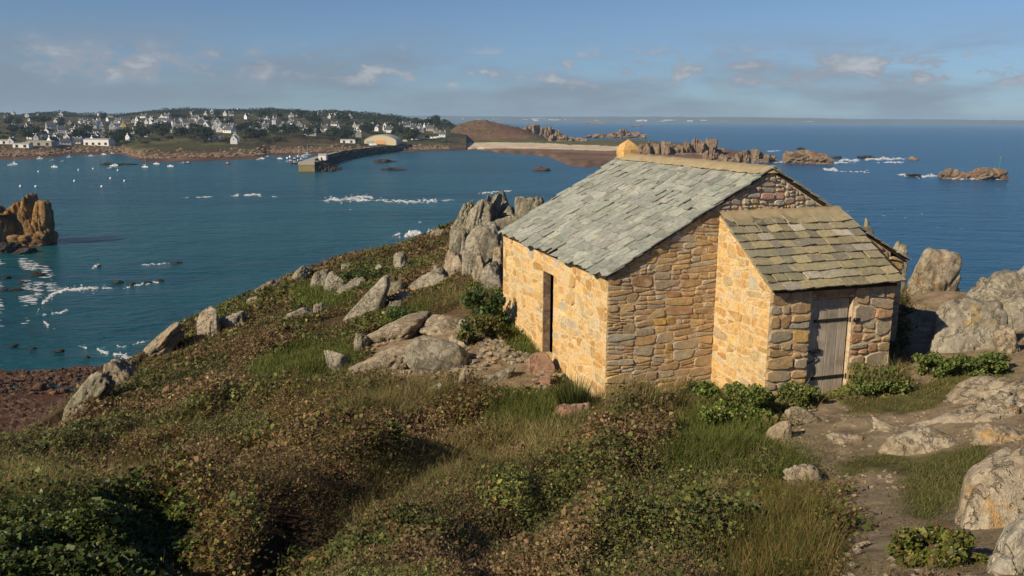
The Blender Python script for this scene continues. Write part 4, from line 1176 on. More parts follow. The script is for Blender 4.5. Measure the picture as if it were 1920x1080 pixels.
# beacon on the islet
bp = at_sea(1880, 335)
b_ = MB(); b_.tube([(0, 0, 0), (0, 0, 15)], .22, 8); b_.tube([(0, 0, 15), (0, 0, 17)], [.8, .05], 8)
tag(b_.build('beacon', M_GREEN, None, (bp[0] , bp[1] + 6, 0)), 'thin green beacon pole on the outlying islet', 'beacon')

def scatter_rocks(name, label, cat, P, S, mat, seed, parent=None):
    r = np.random.default_rng(seed); B, FB = ico(1); n = len(P)
    V = (B[None] * (1 + .22 * r.normal(size=(n, len(B), 1))) * (S[:, None, None] * np.array([1.3, 1.0, .7])) + P[:, None]).reshape(-1, 3)
    Fq = (FB[None] + (np.arange(n) * len(B))[:, None, None]).reshape(-1, 3)
    return tag(link(name, mesh_np(name, V, Fq, mat), parent), label, cat, kind='stuff')
r_ = np.random.default_rng(44)
x_ = r_.uniform(2, 13, 4200); y_ = r_.uniform(4.5, 16, 4200); z_ = ground_z(x_, y_)
k_ = (veg_type(x_, y_, z_) == T_NONE) & ~in_hut(x_, y_, .05) & (fbm(x_ * .9, y_ * .9, octv=3, seed=12) > -.02)
scatter_rocks('path_gravel', 'loose pale stones and gravel on the trodden path', 'gravel', np.stack([x_, y_, z_ + .003], 1)[k_], r_.uniform(.008, .034, int(k_.sum())), M_GRAN_T, 3)
x_ = r_.uniform(-6, 2.2, 6000); y_ = r_.uniform(15, 25, 6000); z_ = ground_z(x_, y_)
k_ = (veg_type(x_, y_, z_) == T_DIRT) & ~in_hut(x_, y_, .05) & (fbm(x_ * .8, y_ * .8, octv=3, seed=13) > .0)
scatter_rocks('yard_rubble', 'loose stones on the bare ground west of the hut', 'rubble', np.stack([x_, y_, z_ + .01], 1)[k_], r_.uniform(.02, .09, int(k_.sum())), M_GRAN_T, 4)
px_ = r_.uniform(-60, 230, 2600); py_ = r_.uniform(715, 840, 2600); P_ = at_sea(px_, py_, .9)
P_[:, 2] = -.6 + np.clip((py_ - 696) / 60, -1.5, 4) * .9
scatter_rocks('kelp_heaps', 'heaps of reddish brown kelp over the shore', 'kelp', P_, r_.uniform(.15, .6, 2600), M_KELPROCK, 5)

# ------------------------------------------------------------------ town hillside
YH = lambda px: 224 + 0.006 * (px - 960)
HP = np.array([-260, 0, 75, 125, 222, 262, 350, 480, 500, 560, 700, 820, 870], float)
HW = np.array([296, 294, 292, 286, 285, 298, 297, 293, 288, 287, 283, 280, 279], float)
RP = np.array([-260, 0, 100, 230, 310, 480, 560, 640, 760, 830, 870], float)
RY = np.array([214, 215.5, 214, 216, 209.5, 208.5, 210, 215, 224, 231, 236], float)
def shore_Y(px): return CAMZ * F / (np.interp(px, HP, HW) - YH(px))
def ridge_Y(px): return np.interp(px, [-260, 400, 860], [2300, 2350, 1900])
def hill_z(X, Y):
    px = 960 + F / CP * X / Y
    ys, yr = shore_Y(px), ridge_Y(px)
    zr = CAMZ + (YH(px) - np.interp(px, RP, RY)) / F * yr
    t = (Y - ys) / (yr - ys)
    tt = np.clip(t, 0, 1)
    z = 1.5 + 5.0 * sstep(0, .06, t) + (zr - 6.5) * (tt ** 1.12)
    z = np.where(t < 0, 1.5 + t * 60, z)
    z = np.where(t > 1, zr - (t - 1) * 60, z)
    return z + 2.2 * fbm(X * .008, Y * .008, octv=3, seed=40) * tt
def hit_hill(px, py):
    Y = np.arange(850, 2600, 4.0)
    P = at(np.full(len(Y), px), np.full(len(Y), py), Y)
    g = hill_z(P[:, 0], P[:, 1])
    k = np.argmax(P[:, 2] < g) if (P[:, 2] < g).any() else int(np.argmin(P[:, 2] - g))
    return np.array([P[k, 0], P[k, 1], g[k]])
def build_hill():
    pxs = np.linspace(-260, 872, 230); ts = np.concatenate([np.linspace(-.04, .1, 16), np.linspace(.12, 1.25, 60)])
    PX, T = np.meshgrid(pxs, ts)
    Y = shore_Y(PX) + T * (ridge_Y(PX) - shore_Y(PX)); X = (PX - 960) / (F / CP) * Y
    Z = hill_z(X, Y)
    n1 = fbm(X * .012, Y * .006, octv=4, seed=51); n2 = fbm(X * .03, Y * .015, octv=3, seed=52)
    c = np.zeros(X.shape + (3,)); c[:] = (0.045, 0.043, 0.022)
    c = np.where((n1 > .12)[..., None], np.array([0.062, 0.060, 0.026]), c)
    c = np.where((n1 < -.18)[..., None], np.array([0.075, 0.055, 0.032]), c)
    c = np.where((n2 > .32)[..., None], np.array([0.10, 0.092, 0.042]), c)
    c = np.where((T < .035)[..., None], np.array([0.135, 0.088, 0.055]) * (1 + .5 * n2[..., None]), c)
    c = np.where((T < .015)[..., None], np.array([0.105, 0.062, 0.042]) * (1 + .5 * n2[..., None]), c)
    idx = np.arange(X.size).reshape(X.shape)
    Fq = np.stack([idx[:-1, :-1], idx[:-1, 1:], idx[1:, 1:], idx[1:, :-1]], -1).reshape(-1, 4)
    tag(link('hill', mesh_np('hill', np.stack([X, Y, Z], -1).reshape(-1, 3), Fq, M_FARG, c.reshape(-1, 3), True)), 'low hillside carrying the town across the bay', 'hill', kind='structure')
build_hill()
px_ = r_.uniform(-200, 840, 1500); t_ = np.abs(r_.normal(0, .02, 1500))
Y_ = shore_Y(px_) + t_ * (ridge_Y(px_) - shore_Y(px_)); X_ = (px_ - 960) / (F / CP) * Y_
scatter_rocks('harbour_shore_rocks', 'brown rocks along the harbour shore below the town', 'rocks', np.stack([X_, Y_, hill_z(X_, Y_)], 1), r_.uniform(.6, 2.6, 1500), M_FARROCK, 6)
# foreshore, sand spit and dune hill
def build_spit():
    lowx = [820, 860, 905, 935, 1000, 1035, 1060, 1095, 1150, 1240, 1340, 1420]
    lowy = [281, 281, 282, 288, 292, 298, 311, 317, 315, 312, 307, 303]
    upx = [820, 900, 950, 1000, 1060, 1110, 1200, 1300, 1420]
    upy = [262, 262, 262.5, 263, 265.5, 266.5, 266.5, 276, 296]
    cols_ = []
    for px in np.linspace(820, 1420, 150):
        a = at_sea(px, np.interp(px, lowx, lowy) + 1.0 * math.sin(px * .23)); b = at_sea(px, np.interp(px, upx, upy))
        cols_.append((a, b))
    def zf(i, t, p): return -0.6 + 3.6 * sstep(0, .12, t) + 2.2 * sstep(.45, .8, t) - 6 * sstep(.96, 1, t) + .7 * float(fbm(np.array([p[0] * .02]), np.array([p[1] * .02]), octv=3, seed=2)[0])
    def cf(i, t, p):
        px, py = proj(p)
        nn = float(fbm(np.array([p[0] * .012]), np.array([p[1] * .012]), octv=4, seed=60)[0])
        sand_hi = np.interp(px, [820, 1000, 1130, 1200], [265, 267, 274, 276]); sand_lo = np.interp(px, [820, 860, 1000, 1130, 1200], [280, 279, 279, 283, 282])
        py += nn * 3
        if sand_hi < py < sand_lo and px < 1210: return (0.52, 0.42, 0.29)
        if py <= sand_hi: return (0.10, 0.098, 0.04)
        return tuple(np.array([0.17, 0.105, 0.07]) * (1 + .6 * nn))
    polar_sheet('spit', cols_, 46, zf, cf, M_FARG, 'sandy spit with brown weedy foreshore', 'spit')
    # dune hill
    c0 = at_sea(905, 268); s = c0[1] / F
    X, Y = np.meshgrid(np.linspace(-130, 190, 90), np.linspace(-110, 260, 70))
    px_ = 900 + X / s
    prof = np.interp(px_, [805, 830, 850, 880, 905, 940, 975, 1010, 1035], [0, 14, 33, 41, 41, 33, 24, 12, 0])
    z = prof * np.exp(-((Y - 60) / 95.0) ** 2) + 2.0 * fbm(X * .03, Y * .03, octv=4, seed=4)
    col = np.zeros(X.shape + (3,)); nn = fbm(X * .02, Y * .02, octv=4, seed=6)[..., None]
    col[:] = np.array([0.145, 0.098, 0.055]); col = np.where(nn > .08, np.array([0.15, 0.082, 0.05]), col); col = np.where(nn < -.2, np.array([0.10, 0.095, 0.04]), col)
    col = np.where((z < 9)[..., None], np.array([0.095, 0.10, 0.04]), col)
    idx = np.arange(X.size).reshape(X.shape)
    Fq = np.stack([idx[:-1, :-1], idx[:-1, 1:], idx[1:, 1:], idx[1:, :-1]], -1).reshape(-1, 4)
    tag(link('dune_hill', mesh_np('dune_hill', np.stack([X, Y, z], -1).reshape(-1, 3), Fq, M_FARG, col.reshape(-1, 3), True), None, (c0[0], c0[1], -1.0)), 'rounded reddish brown heath hill at the root of the spit', 'hill', kind='structure')
build_spit()
def dune_scrub():
    r = np.random.default_rng(31); c0 = at_sea(905, 268); s_ = c0[1] / F; n = 9000
    X = r.uniform(-120, 180, n); Y = r.uniform(-90, 200, n)
    prof = np.interp(900 + X / s_, [805, 830, 850, 880, 905, 940, 975, 1010, 1035], [0, 14, 33, 41, 41, 33, 24, 12, 0])
    Z = prof * np.exp(-((Y - 60) / 95.0) ** 2) + 2.0 * fbm(X * .03, Y * .03, octv=4, seed=4)
    k = (Z > 5) & (fbm(X * .03, Y * .03, octv=3, seed=19) > -.1)
    P = np.stack([X + c0[0], Y + c0[1], Z - .6 + r.random(n) * .9], 1)[k]
    m_ = len(P); nr = r.normal(size=(m_, 3)) + np.array([0, 0, 1.2]); nr /= np.linalg.norm(nr, axis=1)[:, None]
    t = np.cross(nr, r.normal(size=(m_, 3))); t /= np.linalg.norm(t, axis=1)[:, None]; q = np.cross(nr, t)
    L_ = r.uniform(.8, 2.2, (m_, 1))
    V = np.stack([P - t * L_ * .5, P + q * L_ * .4, P + t * L_ * .5, P - q * L_ * .4], 1).reshape(-1, 3)
    pal = np.array([(.10, .065, .035), (.075, .065, .03), (.13, .085, .045), (.06, .06, .025)])
    tag(link('dune_scrub', mesh_np('dune_scrub', V, np.arange(len(V)).reshape(-1, 4), M_TREE, np.repeat(pal[r.integers(0, 4, m_)], 4, 0))), 'low brown scrub over the rounded hill at the spit', 'scrub', kind='stuff')
dune_scrub()
# far coast on the horizon
def build_coast():
    D = 14000.0
    pxs = np.linspace(640, 2300, 330); V = []
    top = np.interp(pxs, [640, 760, 850, 960, 1200, 1400, 1500, 1700, 1800, 1920, 2300], [218, 217, 217.5, 218.5, 218.5, 219.5, 221, 224, 224, 226, 228])
    for i, px in enumerate(pxs):
        x = (px - 960) / F * D
        h = CAMZ + (YH(px) - top[i]) / F * D + 9 * float(fbm(np.array([px * .06]), np.array([3.1]), octv=4, seed=71)[0]) + (px > 1650) * 5
        h = max(h, 14)
        V += [(x, D - 250, -1), (x, D, h * .45), (x, D + 900, h), (x, D + 3000, -1)]
    Fq = np.array([(i * 4 + j, (i + 1) * 4 + j, (i + 1) * 4 + j + 1, i * 4 + j + 1) for i in range(len(pxs) - 1) for j in range(3)])
    tag(link('far_coast', mesh_np('far_coast', V, Fq, M_COAST, None, True)), 'low hazy coast along the horizon', 'coast', kind='structure')
    m = MB(); r = random.Random(4)
    for k in range(150):
        px = r.choice([r.uniform(770, 1050), r.uniform(990, 1060), r.uniform(1180, 1300), r.uniform(1330, 1540), r.uniform(800, 1600)])
        x = (px - 960) / F * D; w_ = r.uniform(20, 110); h_ = r.uniform(14, 34); y = D + r.uniform(-120, 500)
        z0 = 12 + (y - D + 250) * .03
        m.box((x, y, z0 - 10), (x + w_, y + 20, z0 + h_))
    tag(m.build('far_coast_buildings', M_WHITE), 'scatter of white buildings on the hazy horizon coast', 'buildings', kind='stuff')
build_coast()

# ------------------------------------------------------------------ far houses
def house_mesh(name, w_, l_, h_, rh, wall, roof, chim=True, wins=True):
    m = MB()
    m.box((-w_ / 2, -l_ / 2, -3), (w_ / 2, l_ / 2, h_), 0)
    m.prism([(-w_ / 2, h_), (w_ / 2, h_), (0, h_ + rh)], 'y', -l_ / 2, l_ / 2, 0)
    o = .35
    m.prism([(-w_ / 2 - o, h_ - .25), (0, h_ + rh - .0), (0, h_ + rh + .3), (-w_ / 2 - o, h_ + .05)], 'y', -l_ / 2 + .25, l_ / 2 - .25, 1)
    m.prism([(w_ / 2 + o, h_ - .25), (w_ / 2 + o, h_ + .05), (0, h_ + rh + .3), (0, h_ + rh)], 'y', -l_ / 2 + .25, l_ / 2 - .25, 1)
    if chim:
        for s in (-1, 1): m.box((-.6, s * (l_ / 2 - .9) - .4, h_ + rh - 1), (.6, s * (l_ / 2 - .9) + .4, h_ + rh + 1.3), 0)
    if wins:
        for s in (-1, 1):
            for k in (-.28, 0, .28):
                m.box((-w_ / 2 - .04, l_ * k - .5, 1.0), (-w_ / 2 + .02, l_ * k + .5, 2.3), 2)
                m.box((w_ / 2 - .02, l_ * k - .5, 1.0), (w_ / 2 + .04, l_ * k + .5, 2.3), 2)
        m.box((-.5, -l_ / 2 - .04, h_ - .6), (.5, -l_ / 2 + .02, h_ + .8), 2)
    return m.mesh(name, [wall, roof, M_GLASS])
HM = [house_mesh('house', 7.0, 9.5, 4.6, 4.2, M_WHITE, M_FROOF), house_mesh('house', 6.0, 8.5, 3.6, 3.8, M_WHITE, M_FROOF), house_mesh('house', 7.6, 12, 3.2, 3.6, M_WHITE, M_FROOF)]
HMG = house_mesh('house', 7.0, 11, 3.8, 3.8, M_GREYW, M_FROOF)
HMY = house_mesh('house', 7.0, 8, 5.6, 4.2, M_YELLOW, M_FROOF)
HMC = house_mesh('house', 6.4, 8, 4.4, 4.0, M_CREAM, M_FROOF)
Z1 = [(45,155),(100,130),(210,150),(285,145),(440,148),(465,148),(95,235),(525,205),(750,140),(740,190),(815,180),(870,200),(640,225),(700,235),(610,195),(330,300),(465,270),(480,262),(560,295),(690,285),(785,290),(870,280),(890,278),(975,325),(1080,255),(1000,190),(1140,175),(1165,215),(1180,205),(1200,185),(1225,165),(1255,165),(1232,185),(1375,245),(1390,205),(1440,128),(1545,145),(1590,125),(1550,255),(1460,180),(1500,200),(1610,240),(1650,230),(1690,235),(1745,255),(1720,268),(1735,140),(1790,110),(1855,165),(1905,270),(1330,205),(1305,265),(830,150),(1080,155),(365,270),(1690,140),(720,215),(770,300),(400,360),(490,355),(570,350),(600,345),(530,358),(1760,350)]
Z2 = [(25,270),(75,240),(85,180),(145,170),(265,150),(320,145),(370,265),(385,280),(455,235),(600,150),(705,160),(480,140),(590,215),(620,250),(725,290),(800,245),(790,265),(860,245),(910,235),(985,250),(1000,265),(1100,225),(1130,222),(1175,230),(1180,250),(1280,240),(1400,300),(670,285),(515,260),(230,240),(45,185),(560,160),(180,255),(640,150)]
rz_ = random.Random(17)
for (cx_, cy_, sx_, sy_, n_) in ((140, 262, 40, 6, 14), (190, 245, 40, 8, 14), (230, 232, 60, 5, 10), (300, 228, 30, 5, 7), (350, 240, 40, 5, 7), (560, 240, 60, 6, 9), (60, 235, 40, 8, 5), (720, 240, 40, 4, 8), (470, 232, 40, 6, 8)):
    for i_ in range(n_): Z1.append((4 * rz_.gauss(cx_, sx_), 4 * (min(268, max(214, rz_.gauss(cy_, sy_))) - 180)))
ZG = [(420,290,2),(1240,265,2),(1350,270,2),(1310,255,2),(770,300,2),(905,320,1),(590,250,1),(650,255,1),(950,200,1),(420,300,1),(760,240,1),(1500,165,1),(1600,200,1),(1340,245,1)]
rh_ = random.Random(9)
def zone(px, py):
    if py > 256: return 'near the water beside the big white waterfront shed' if px < 300 else 'on the green just above the rocky point and quay'
    if px > 620: return 'on the slope behind the arched hangar'
    if py < 224: return 'near the hill crest just below the woodland belt'
    if px < 300: return 'in the dense cluster uphill of the waterfront sheds'
    return 'scattered among dark trees uphill of the rocky point'
def put_house(px, py, me, label, group, rz=None, nm='house'):
    p = hit_hill(px, py + 2.2)
    o = link(nm, me, None, p, rz if rz is not None else rh_.choice([0.3, -0.35, 0.1, 1.2, -1.1, 0.6, 1.5]) + rh_.uniform(-.2, .2))
    tag(o, label, 'house', group)
    sc = rh_.uniform(.95, 1.35); o.scale = (sc, sc, sc)
    return o
OX = 0
for (zx, zy) in Z1: put_house(zx / 4, 180 + zy / 4, rh_.choice(HM), 'white gabled house ' + zone(zx / 4 + OX, 180 + zy / 4), 'white houses ' + zone(zx / 4 + OX, 180 + zy / 4))
OX = 480
for (zx, zy) in Z2: put_house(480 + zx / 4, 180 + zy / 4, rh_.choice(HM), 'white gabled house ' + zone(zx / 4 + OX, 180 + zy / 4), 'white houses ' + zone(zx / 4 + OX, 180 + zy / 4))
for (zx, zy, k) in ZG: put_house((480 if k == 2 else 0) + zx / 4, 180 + zy / 4, HMG, 'grey stone house ' + zone((480 if k == 2 else 0) + zx / 4, 180 + zy / 4), 'grey stone houses ' + zone((480 if k == 2 else 0) + zx / 4, 180 + zy / 4))
put_house(930 / 4, 180 + 240 / 4, HMY, 'tall ochre yellow house among the white houses', None, 0.2)
put_house(650 / 4, 180 + 297 / 4, HMC, 'cream gabled house behind the long white shed', None, 0.1)
put_house(1765 / 4, 180 + 330 / 4, HM[0], 'lone white house right on the shore beside the rocky point', None, 0.5)
def shed(px, py, w_, d_, h_, label, wall=M_WHITE, roof=M_FROOF2, rz=0.0, rh=1.2):
    p = hit_hill(px, py)
    m = MB(); m.box((-w_ / 2, -d_ / 2, -3), (w_ / 2, d_ / 2, h_), 0)
    m.prism([(-d_ / 2 - .3, h_), (d_ / 2 + .3, h_), (d_ / 2 + .3, h_ + .2), (0, h_ + rh), (-d_ / 2 - .3, h_ + .2)], 'x', -w_ / 2 - .3, w_ / 2 + .3, 1)
    k = max(2, int(w_ // 8))
    for i in range(k):
        x = -w_ / 2 + w_ * (i + .5) / k
        m.box((x - 1.6, -d_ / 2 - .06, .2), (x + 1.6, -d_ / 2 + .02, min(h_ - .8, 3.2)), 2)
    o = m.build('harbour_shed', [wall, roof, M_GLASS], None, p, rz)
    return tag(o, label, 'shed')
shed(186, 272, 32, 14, 7, 'big white waterfront shed with many openings', rz=-.05)
shed(43, 277, 18, 8, 4, 'low white waterfront building at the left end of the town', M_WHITE, M_FROOF2)
shed(52, 276.5, 9, 7, 4.6, 'white boxy waterfront annex next to the low building')
shed(78, 273, 30, 12, 4.5, 'long grey roofed shed between the white waterfront buildings', M_GREYW, M_FROOF2)
shed(5, 270, 16, 8, 4, 'white flat shed at the extreme left of the waterfront')
shed(404, 262, 16, 8, 3.4, 'low pale roofed building on the green above the rocky shore', M_WHITE, M_FROOF2)
shed(145, 248, 22, 10, 4.5, 'long building with pale roof in the middle of the town', M_GREYW, M_FROOF2)
shed(653, 268, 20, 8, 4, 'long low white building left of the arched hangar')
def hangar():
    p = hit_hill(713, 271)
    s = p[1] / F; w_ = 60 * s; h_ = 17 * s
    m = MB(); k = 14
    arc = [(-w_ / 2 + w_ * i / k, h_ * (.42 + .58 * math.sin(math.pi * i / k) ** .8)) for i in range(k + 1)]
    m.prism([(-w_ / 2, -3), (w_ / 2, -3)] + arc[::-1], 'y', 0, 34, 0)
    top = [(x * 1.012, z + .1) for x, z in arc] + [(x * 1.012, z + .6) for x, z in arc[::-1]]
    m.prism(top[::-1], 'y', -.4, 34.4, 1)
    o = m.build('hangar', [M_CREAM, M_FROOF2], None, p, -.1)
    d = MB(); d.box((-w_ * .12, -.3, 0), (w_ * .16, .02, h_ * .42)); d.build('orange_door', M_ORANGE, o)
    d = MB(); d.box((-w_ * .44, -.12, 0), (-w_ * .16, .01, h_ * .36)); d.build('side_door', M_FROOF2, o)
    tag(o, 'large pale hangar with arched roof and orange door by the pier', 'hangar')
hangar()
# ------------------------------------------------------------------ pier
PIER = [(852, 271.5), (805, 278), (730, 285), (680, 291.5), (640, 299), (606, 310), (588, 319)]
def build_pier():
    pts = [at_sea(*p)[:2] for p in PIER]
    dense = []
    for a, b in zip(pts[:-1], pts[1:]):
        for t in np.linspace(0, 1, 8, endpoint=False): dense.append(a + (b - a) * t)
    dense.append(pts[-1]); D = np.array(dense)
    tan = np.gradient(D, axis=0); tan /= np.linalg.norm(tan, axis=1)[:, None]
    nrm = np.stack([tan[:, 1], -tan[:, 0]], 1)          # one side
    if nrm[3] @ (-D[3]) < 0: nrm = -nrm                 # towards the camera
    hz = np.interp(np.arange(len(D)), [0, len(D) - 1], [6.0, 7.6])
    def strip(name, offs, mat, parent):
        V = []; k = len(offs)
        for i in range(len(D)):
            for (o, z, rel) in offs:
                q = D[i] + nrm[i] * o; V.append((q[0], q[1], z + (hz[i] if rel else 0)))
        Fs = [(i * k + j, (i + 1) * k + j, (i + 1) * k + (j + 1) % k, i * k + (j + 1) % k) for i in range(len(D) - 1) for j in range(k)]
        Fs += [tuple(range(k)), tuple((len(D) - 1) * k + j for j in range(k - 1, -1, -1))]
        return link(name, mesh_np(name, V, Fs, mat), parent)
    root = link('harbour_pier', None, None, (0, 0, 0))
    tag(root, 'long curved harbour pier with rock armour and a blunt quay head', 'pier')
    strip('pier_body', [(2, -4, 0), (2, 0, 1), (-9, 0, 1), (-9, -4, 0)], M_CONC, root)
    strip('parapet', [(2.4, -.2, 1), (2.4, 1.5, 1), (1.2, 1.5, 1), (1.2, -.2, 1)], M_DARKROCK, root)
    r = np.random.default_rng(5); V = []; Fq = []; B, FB = ico(1)
    for i in range(1100):
        k = r.uniform(0, len(D) - 1.01); a = int(k); q = D[a] + (D[a + 1] - D[a]) * (k - a)
        t = r.uniform(0, 1); off = 1.5 + 5.5 * t; z = (hz[a] - .3) * (1 - t) - .6
        s = r.uniform(.7, 1.6)
        V.append(B * (1 + .22 * r.normal(size=(len(B), 1))) * np.array([s * 1.2, s, s * .9]) + np.array([q[0] + nrm[a][0] * off, q[1] + nrm[a][1] * off, z])); Fq.append(FB + i * len(B))
    tag(link('rock_armour', mesh_np('rock_armour', np.vstack(V), np.vstack(Fq), M_DARKROCK), root), kind='stuff')
    # quay head
    h0 = at_sea(575, 321.5); s = h0[1] / F
    m = MB(); m.box((-15 * s, 0, -4), (15 * s, 46, 5.2), col=(1, 1, 1)); m.build('quay_head', M_CONC_Y, root, h0)
    m = MB(); m.box((-15.4 * s, -.3, 5.2), (15.4 * s, 46.3, 7.6)); m.build('quay_coping', M_CONC, root, h0)
    V = []; Fq = []
    for i in range(120):
        t = r.uniform(0, 1); s2 = r.uniform(.8, 1.9)
        V.append(B * (1 + .22 * r.normal(size=(len(B), 1))) * s2 + np.array([h0[0] + 15 * s + 17 * t * r.uniform(.3, 1), h0[1] + r.uniform(2, 40), 6.8 * (1 - t) - .4])); Fq.append(FB + i * len(B))
    tag(link('head_armour', mesh_np('head_armour', np.vstack(V), np.vstack(Fq), M_DARKROCK), root), kind='stuff')
    # small white hut on the quay head
    m = MB(); m.box((0, 0, 0), (6.5, 7, 4.2), 0); m.prism([(-.3, 4.2), (7.3, 4.2), (3.5, 5.4)], 'x', -.3, 6.8, 1); m.box((2, -.05, .2), (3.2, .02, 2.4), 2)
    q = at_sea(604, 304)
    tag(m.build('quay_hut', [M_WHITE, M_FROOF2, M_GLASS], None, (h0[0] + 3, h0[1] + 30, 7.6)), 'small white hut on the quay head of the pier', 'hut')
    # vans and cars parked along the root of the pier
    vm = MB()
    vm.prism([(-2.6, .45), (2.6, .45), (2.6, 1.2), (1.9, 1.35), (1.3, 2.3), (-2.6, 2.4)], 'y', -.95, .95, 0)
    for sx in (-1.6, 1.6):
        for sy in (-.97, .75): vm.tube([(sx, sy, .4), (sx, sy + .22, .4)], .4, 10, 1)
    vm.prism([(1.36, 1.4), (1.86, 1.4), (1.42, 2.15), (1.3, 2.2)], 'y', -.97, .97, 1)
    vmesh = vm.mesh('parked_van', [M_HULLW, M_GLASS])
    for k, (px, py) in enumerate([(760, 266), (774, 263.5), (779, 263), (785, 262.5), (791, 262), (797, 261.5), (803, 261), (809, 260.5), (816, 260), (822, 259), (697, 274.5), (703, 274)]):
        p = hit_hill(px, py)
        o = link('parked_van', vmesh, None, p, rh_.uniform(-.4, .4)); o.scale = (1.25, 1.25, 1.25)
        tag(o, 'white van parked on the quay road behind the pier', 'van', 'white vans parked by the pier')
build_pier()
# ------------------------------------------------------------------ boats and buoys
def boat_mesh(hull, sail):
    m = MB(); L_ = 6.5; n = 7; V = []; 
    for i in range(n):
        t = i / (n - 1); x = -L_ / 2 + L_ * t; b = 1.15 * (1 - max(0, (t - .35) / .65) ** 2.0) + .02; h = .8 + .35 * t * t
        V += [(x, -b, h), (x, -b * .7, -.2), (x, 0, -.45), (x, b * .7, -.2), (x, b, h)]
    Fs = [(i * 5 + j, i * 5 + j + 1, (i + 1) * 5 + j + 1, (i + 1) * 5 + j) for i in range(n - 1) for j in range(4)]
    Fs += [(i * 5, (i + 1) * 5, (i + 1) * 5 + 4, i * 5 + 4) for i in range(n - 1)] + [(4, 3, 2, 1, 0)]
    m.add(V, [list(reversed(f)) for f in Fs], 0)
    m.prism([(-.9, .75), (1.2, .9), (.8, 2.0), (-.8, 2.0)], 'y', -.75, .75, 1)
    m.prism([(-.6, 1.35), (.95, 1.35), (.78, 1.85), (-.65, 1.85)], 'y', -.77, .77, 2)
    if sail:
        m.tube([(.3, 0, .8), (.3, 0, 9.0)], .07, 5, 1); m.tube([(.3, 0, 2.3), (-2.6, 0, 2.2)], .11, 5, 1)
    return m.mesh('moored_boat', [hull, M_HULLW, M_GLASS])
BM = [boat_mesh(M_HULLW, False), boat_mesh(M_HULLW, True), boat_mesh(M_HULLB, False), boat_mesh(M_HULLR, False)]
BT1 = [(300,472),(395,488),(470,497),(85,522),(110,514),(685,452),(780,440),(840,434),(940,434),(850,527),(865,522),(830,546),(1090,535),(1175,512),(1280,530),(1375,508),(520,462),(410,535)]
BT2 = [(45,472),(90,462),(180,472),(225,412),(25,478)]
PB = [(545, 303.5, 0), (552, 300, 2), (560, 296.5, 1), (568, 295, 0), (553, 307, 3), (576, 291, 1), (584, 288, 0), (545, 297, 0), (566, 301, 0)]
def put_boat(px, py, k, label, group, sc=1.0, rz=None):
    p = at_sea(px, py)
    o = link('moored_boat', BM[k], None, (p[0], p[1], .1), rh_.uniform(-.5, .5) + (0 if rz is None else rz)); o.scale = (sc, sc, sc)
    return tag(o, label, 'boat', group)
for i, (zx, zy) in enumerate(BT1): put_boat(zx / 4, 180 + zy / 4, 1 if i % 4 == 0 else 0, 'white boat with a tall mast moored in the bay' if i % 4 == 0 else 'white mastless boat moored in the bay before the town', 'masted boats in the bay' if i % 4 == 0 else 'mastless boats in the bay', .9)
for i, (zx, zy) in enumerate(BT2): put_boat(480 + zx / 4, 180 + zy / 4, i % 2, 'white boat with a tall mast moored in the bay' if i % 2 else 'white mastless boat moored in the bay before the town', 'masted boats in the bay' if i % 2 else 'mastless boats in the bay', .9)
put_boat(1705 / 4, 180 + 512 / 4, 3, 'small red boat alone in the bay off the rocky point', None, .9)
put_boat(1410 / 4, 180 + 507 / 4, 2, 'blue hulled boat lying beside white ones off the rocky point', None)
for (x, y, k) in PB:
    lab = {0: 'white fishing boat crowded at the quay head', 1: 'white masted boat crowded at the quay head', 2: 'blue fishing boat at the quay head', 3: 'red hulled fishing boat against the quay head'}[k]
    p = put_boat(x, y, k, lab, {0: 'white fishing boats at the quay head', 1: 'masted boats at the quay head'}.get(k), 1.35, .4)
bu = MB(); 
for r0, z0, r1, z1 in ((.12, -.5, .62, -.2), (.62, -.2, .72, .15), (.72, .15, .5, .6), (.5, .6, .1, .85)):
    bu.tube([(0, 0, z0), (0, 0, z1)], [r0, r1], 10)
bum = bu.mesh('mooring_buoy', M_HULLW, True)
for (zx, zy) in [(270,682),(765,682),(560,640),(830,620),(935,640),(290,570),(700,548),(885,560),(155,680),(590,557)]:
    p = at_sea(zx / 4, 180 + zy / 4)
    o = link('mooring_buoy', bum, None, (p[0], p[1], .1)); o.scale = (1.2, 1.2, 1.2)
    tag(o, 'small round white mooring buoy floating in the bay', 'buoy', 'mooring buoys in the bay')
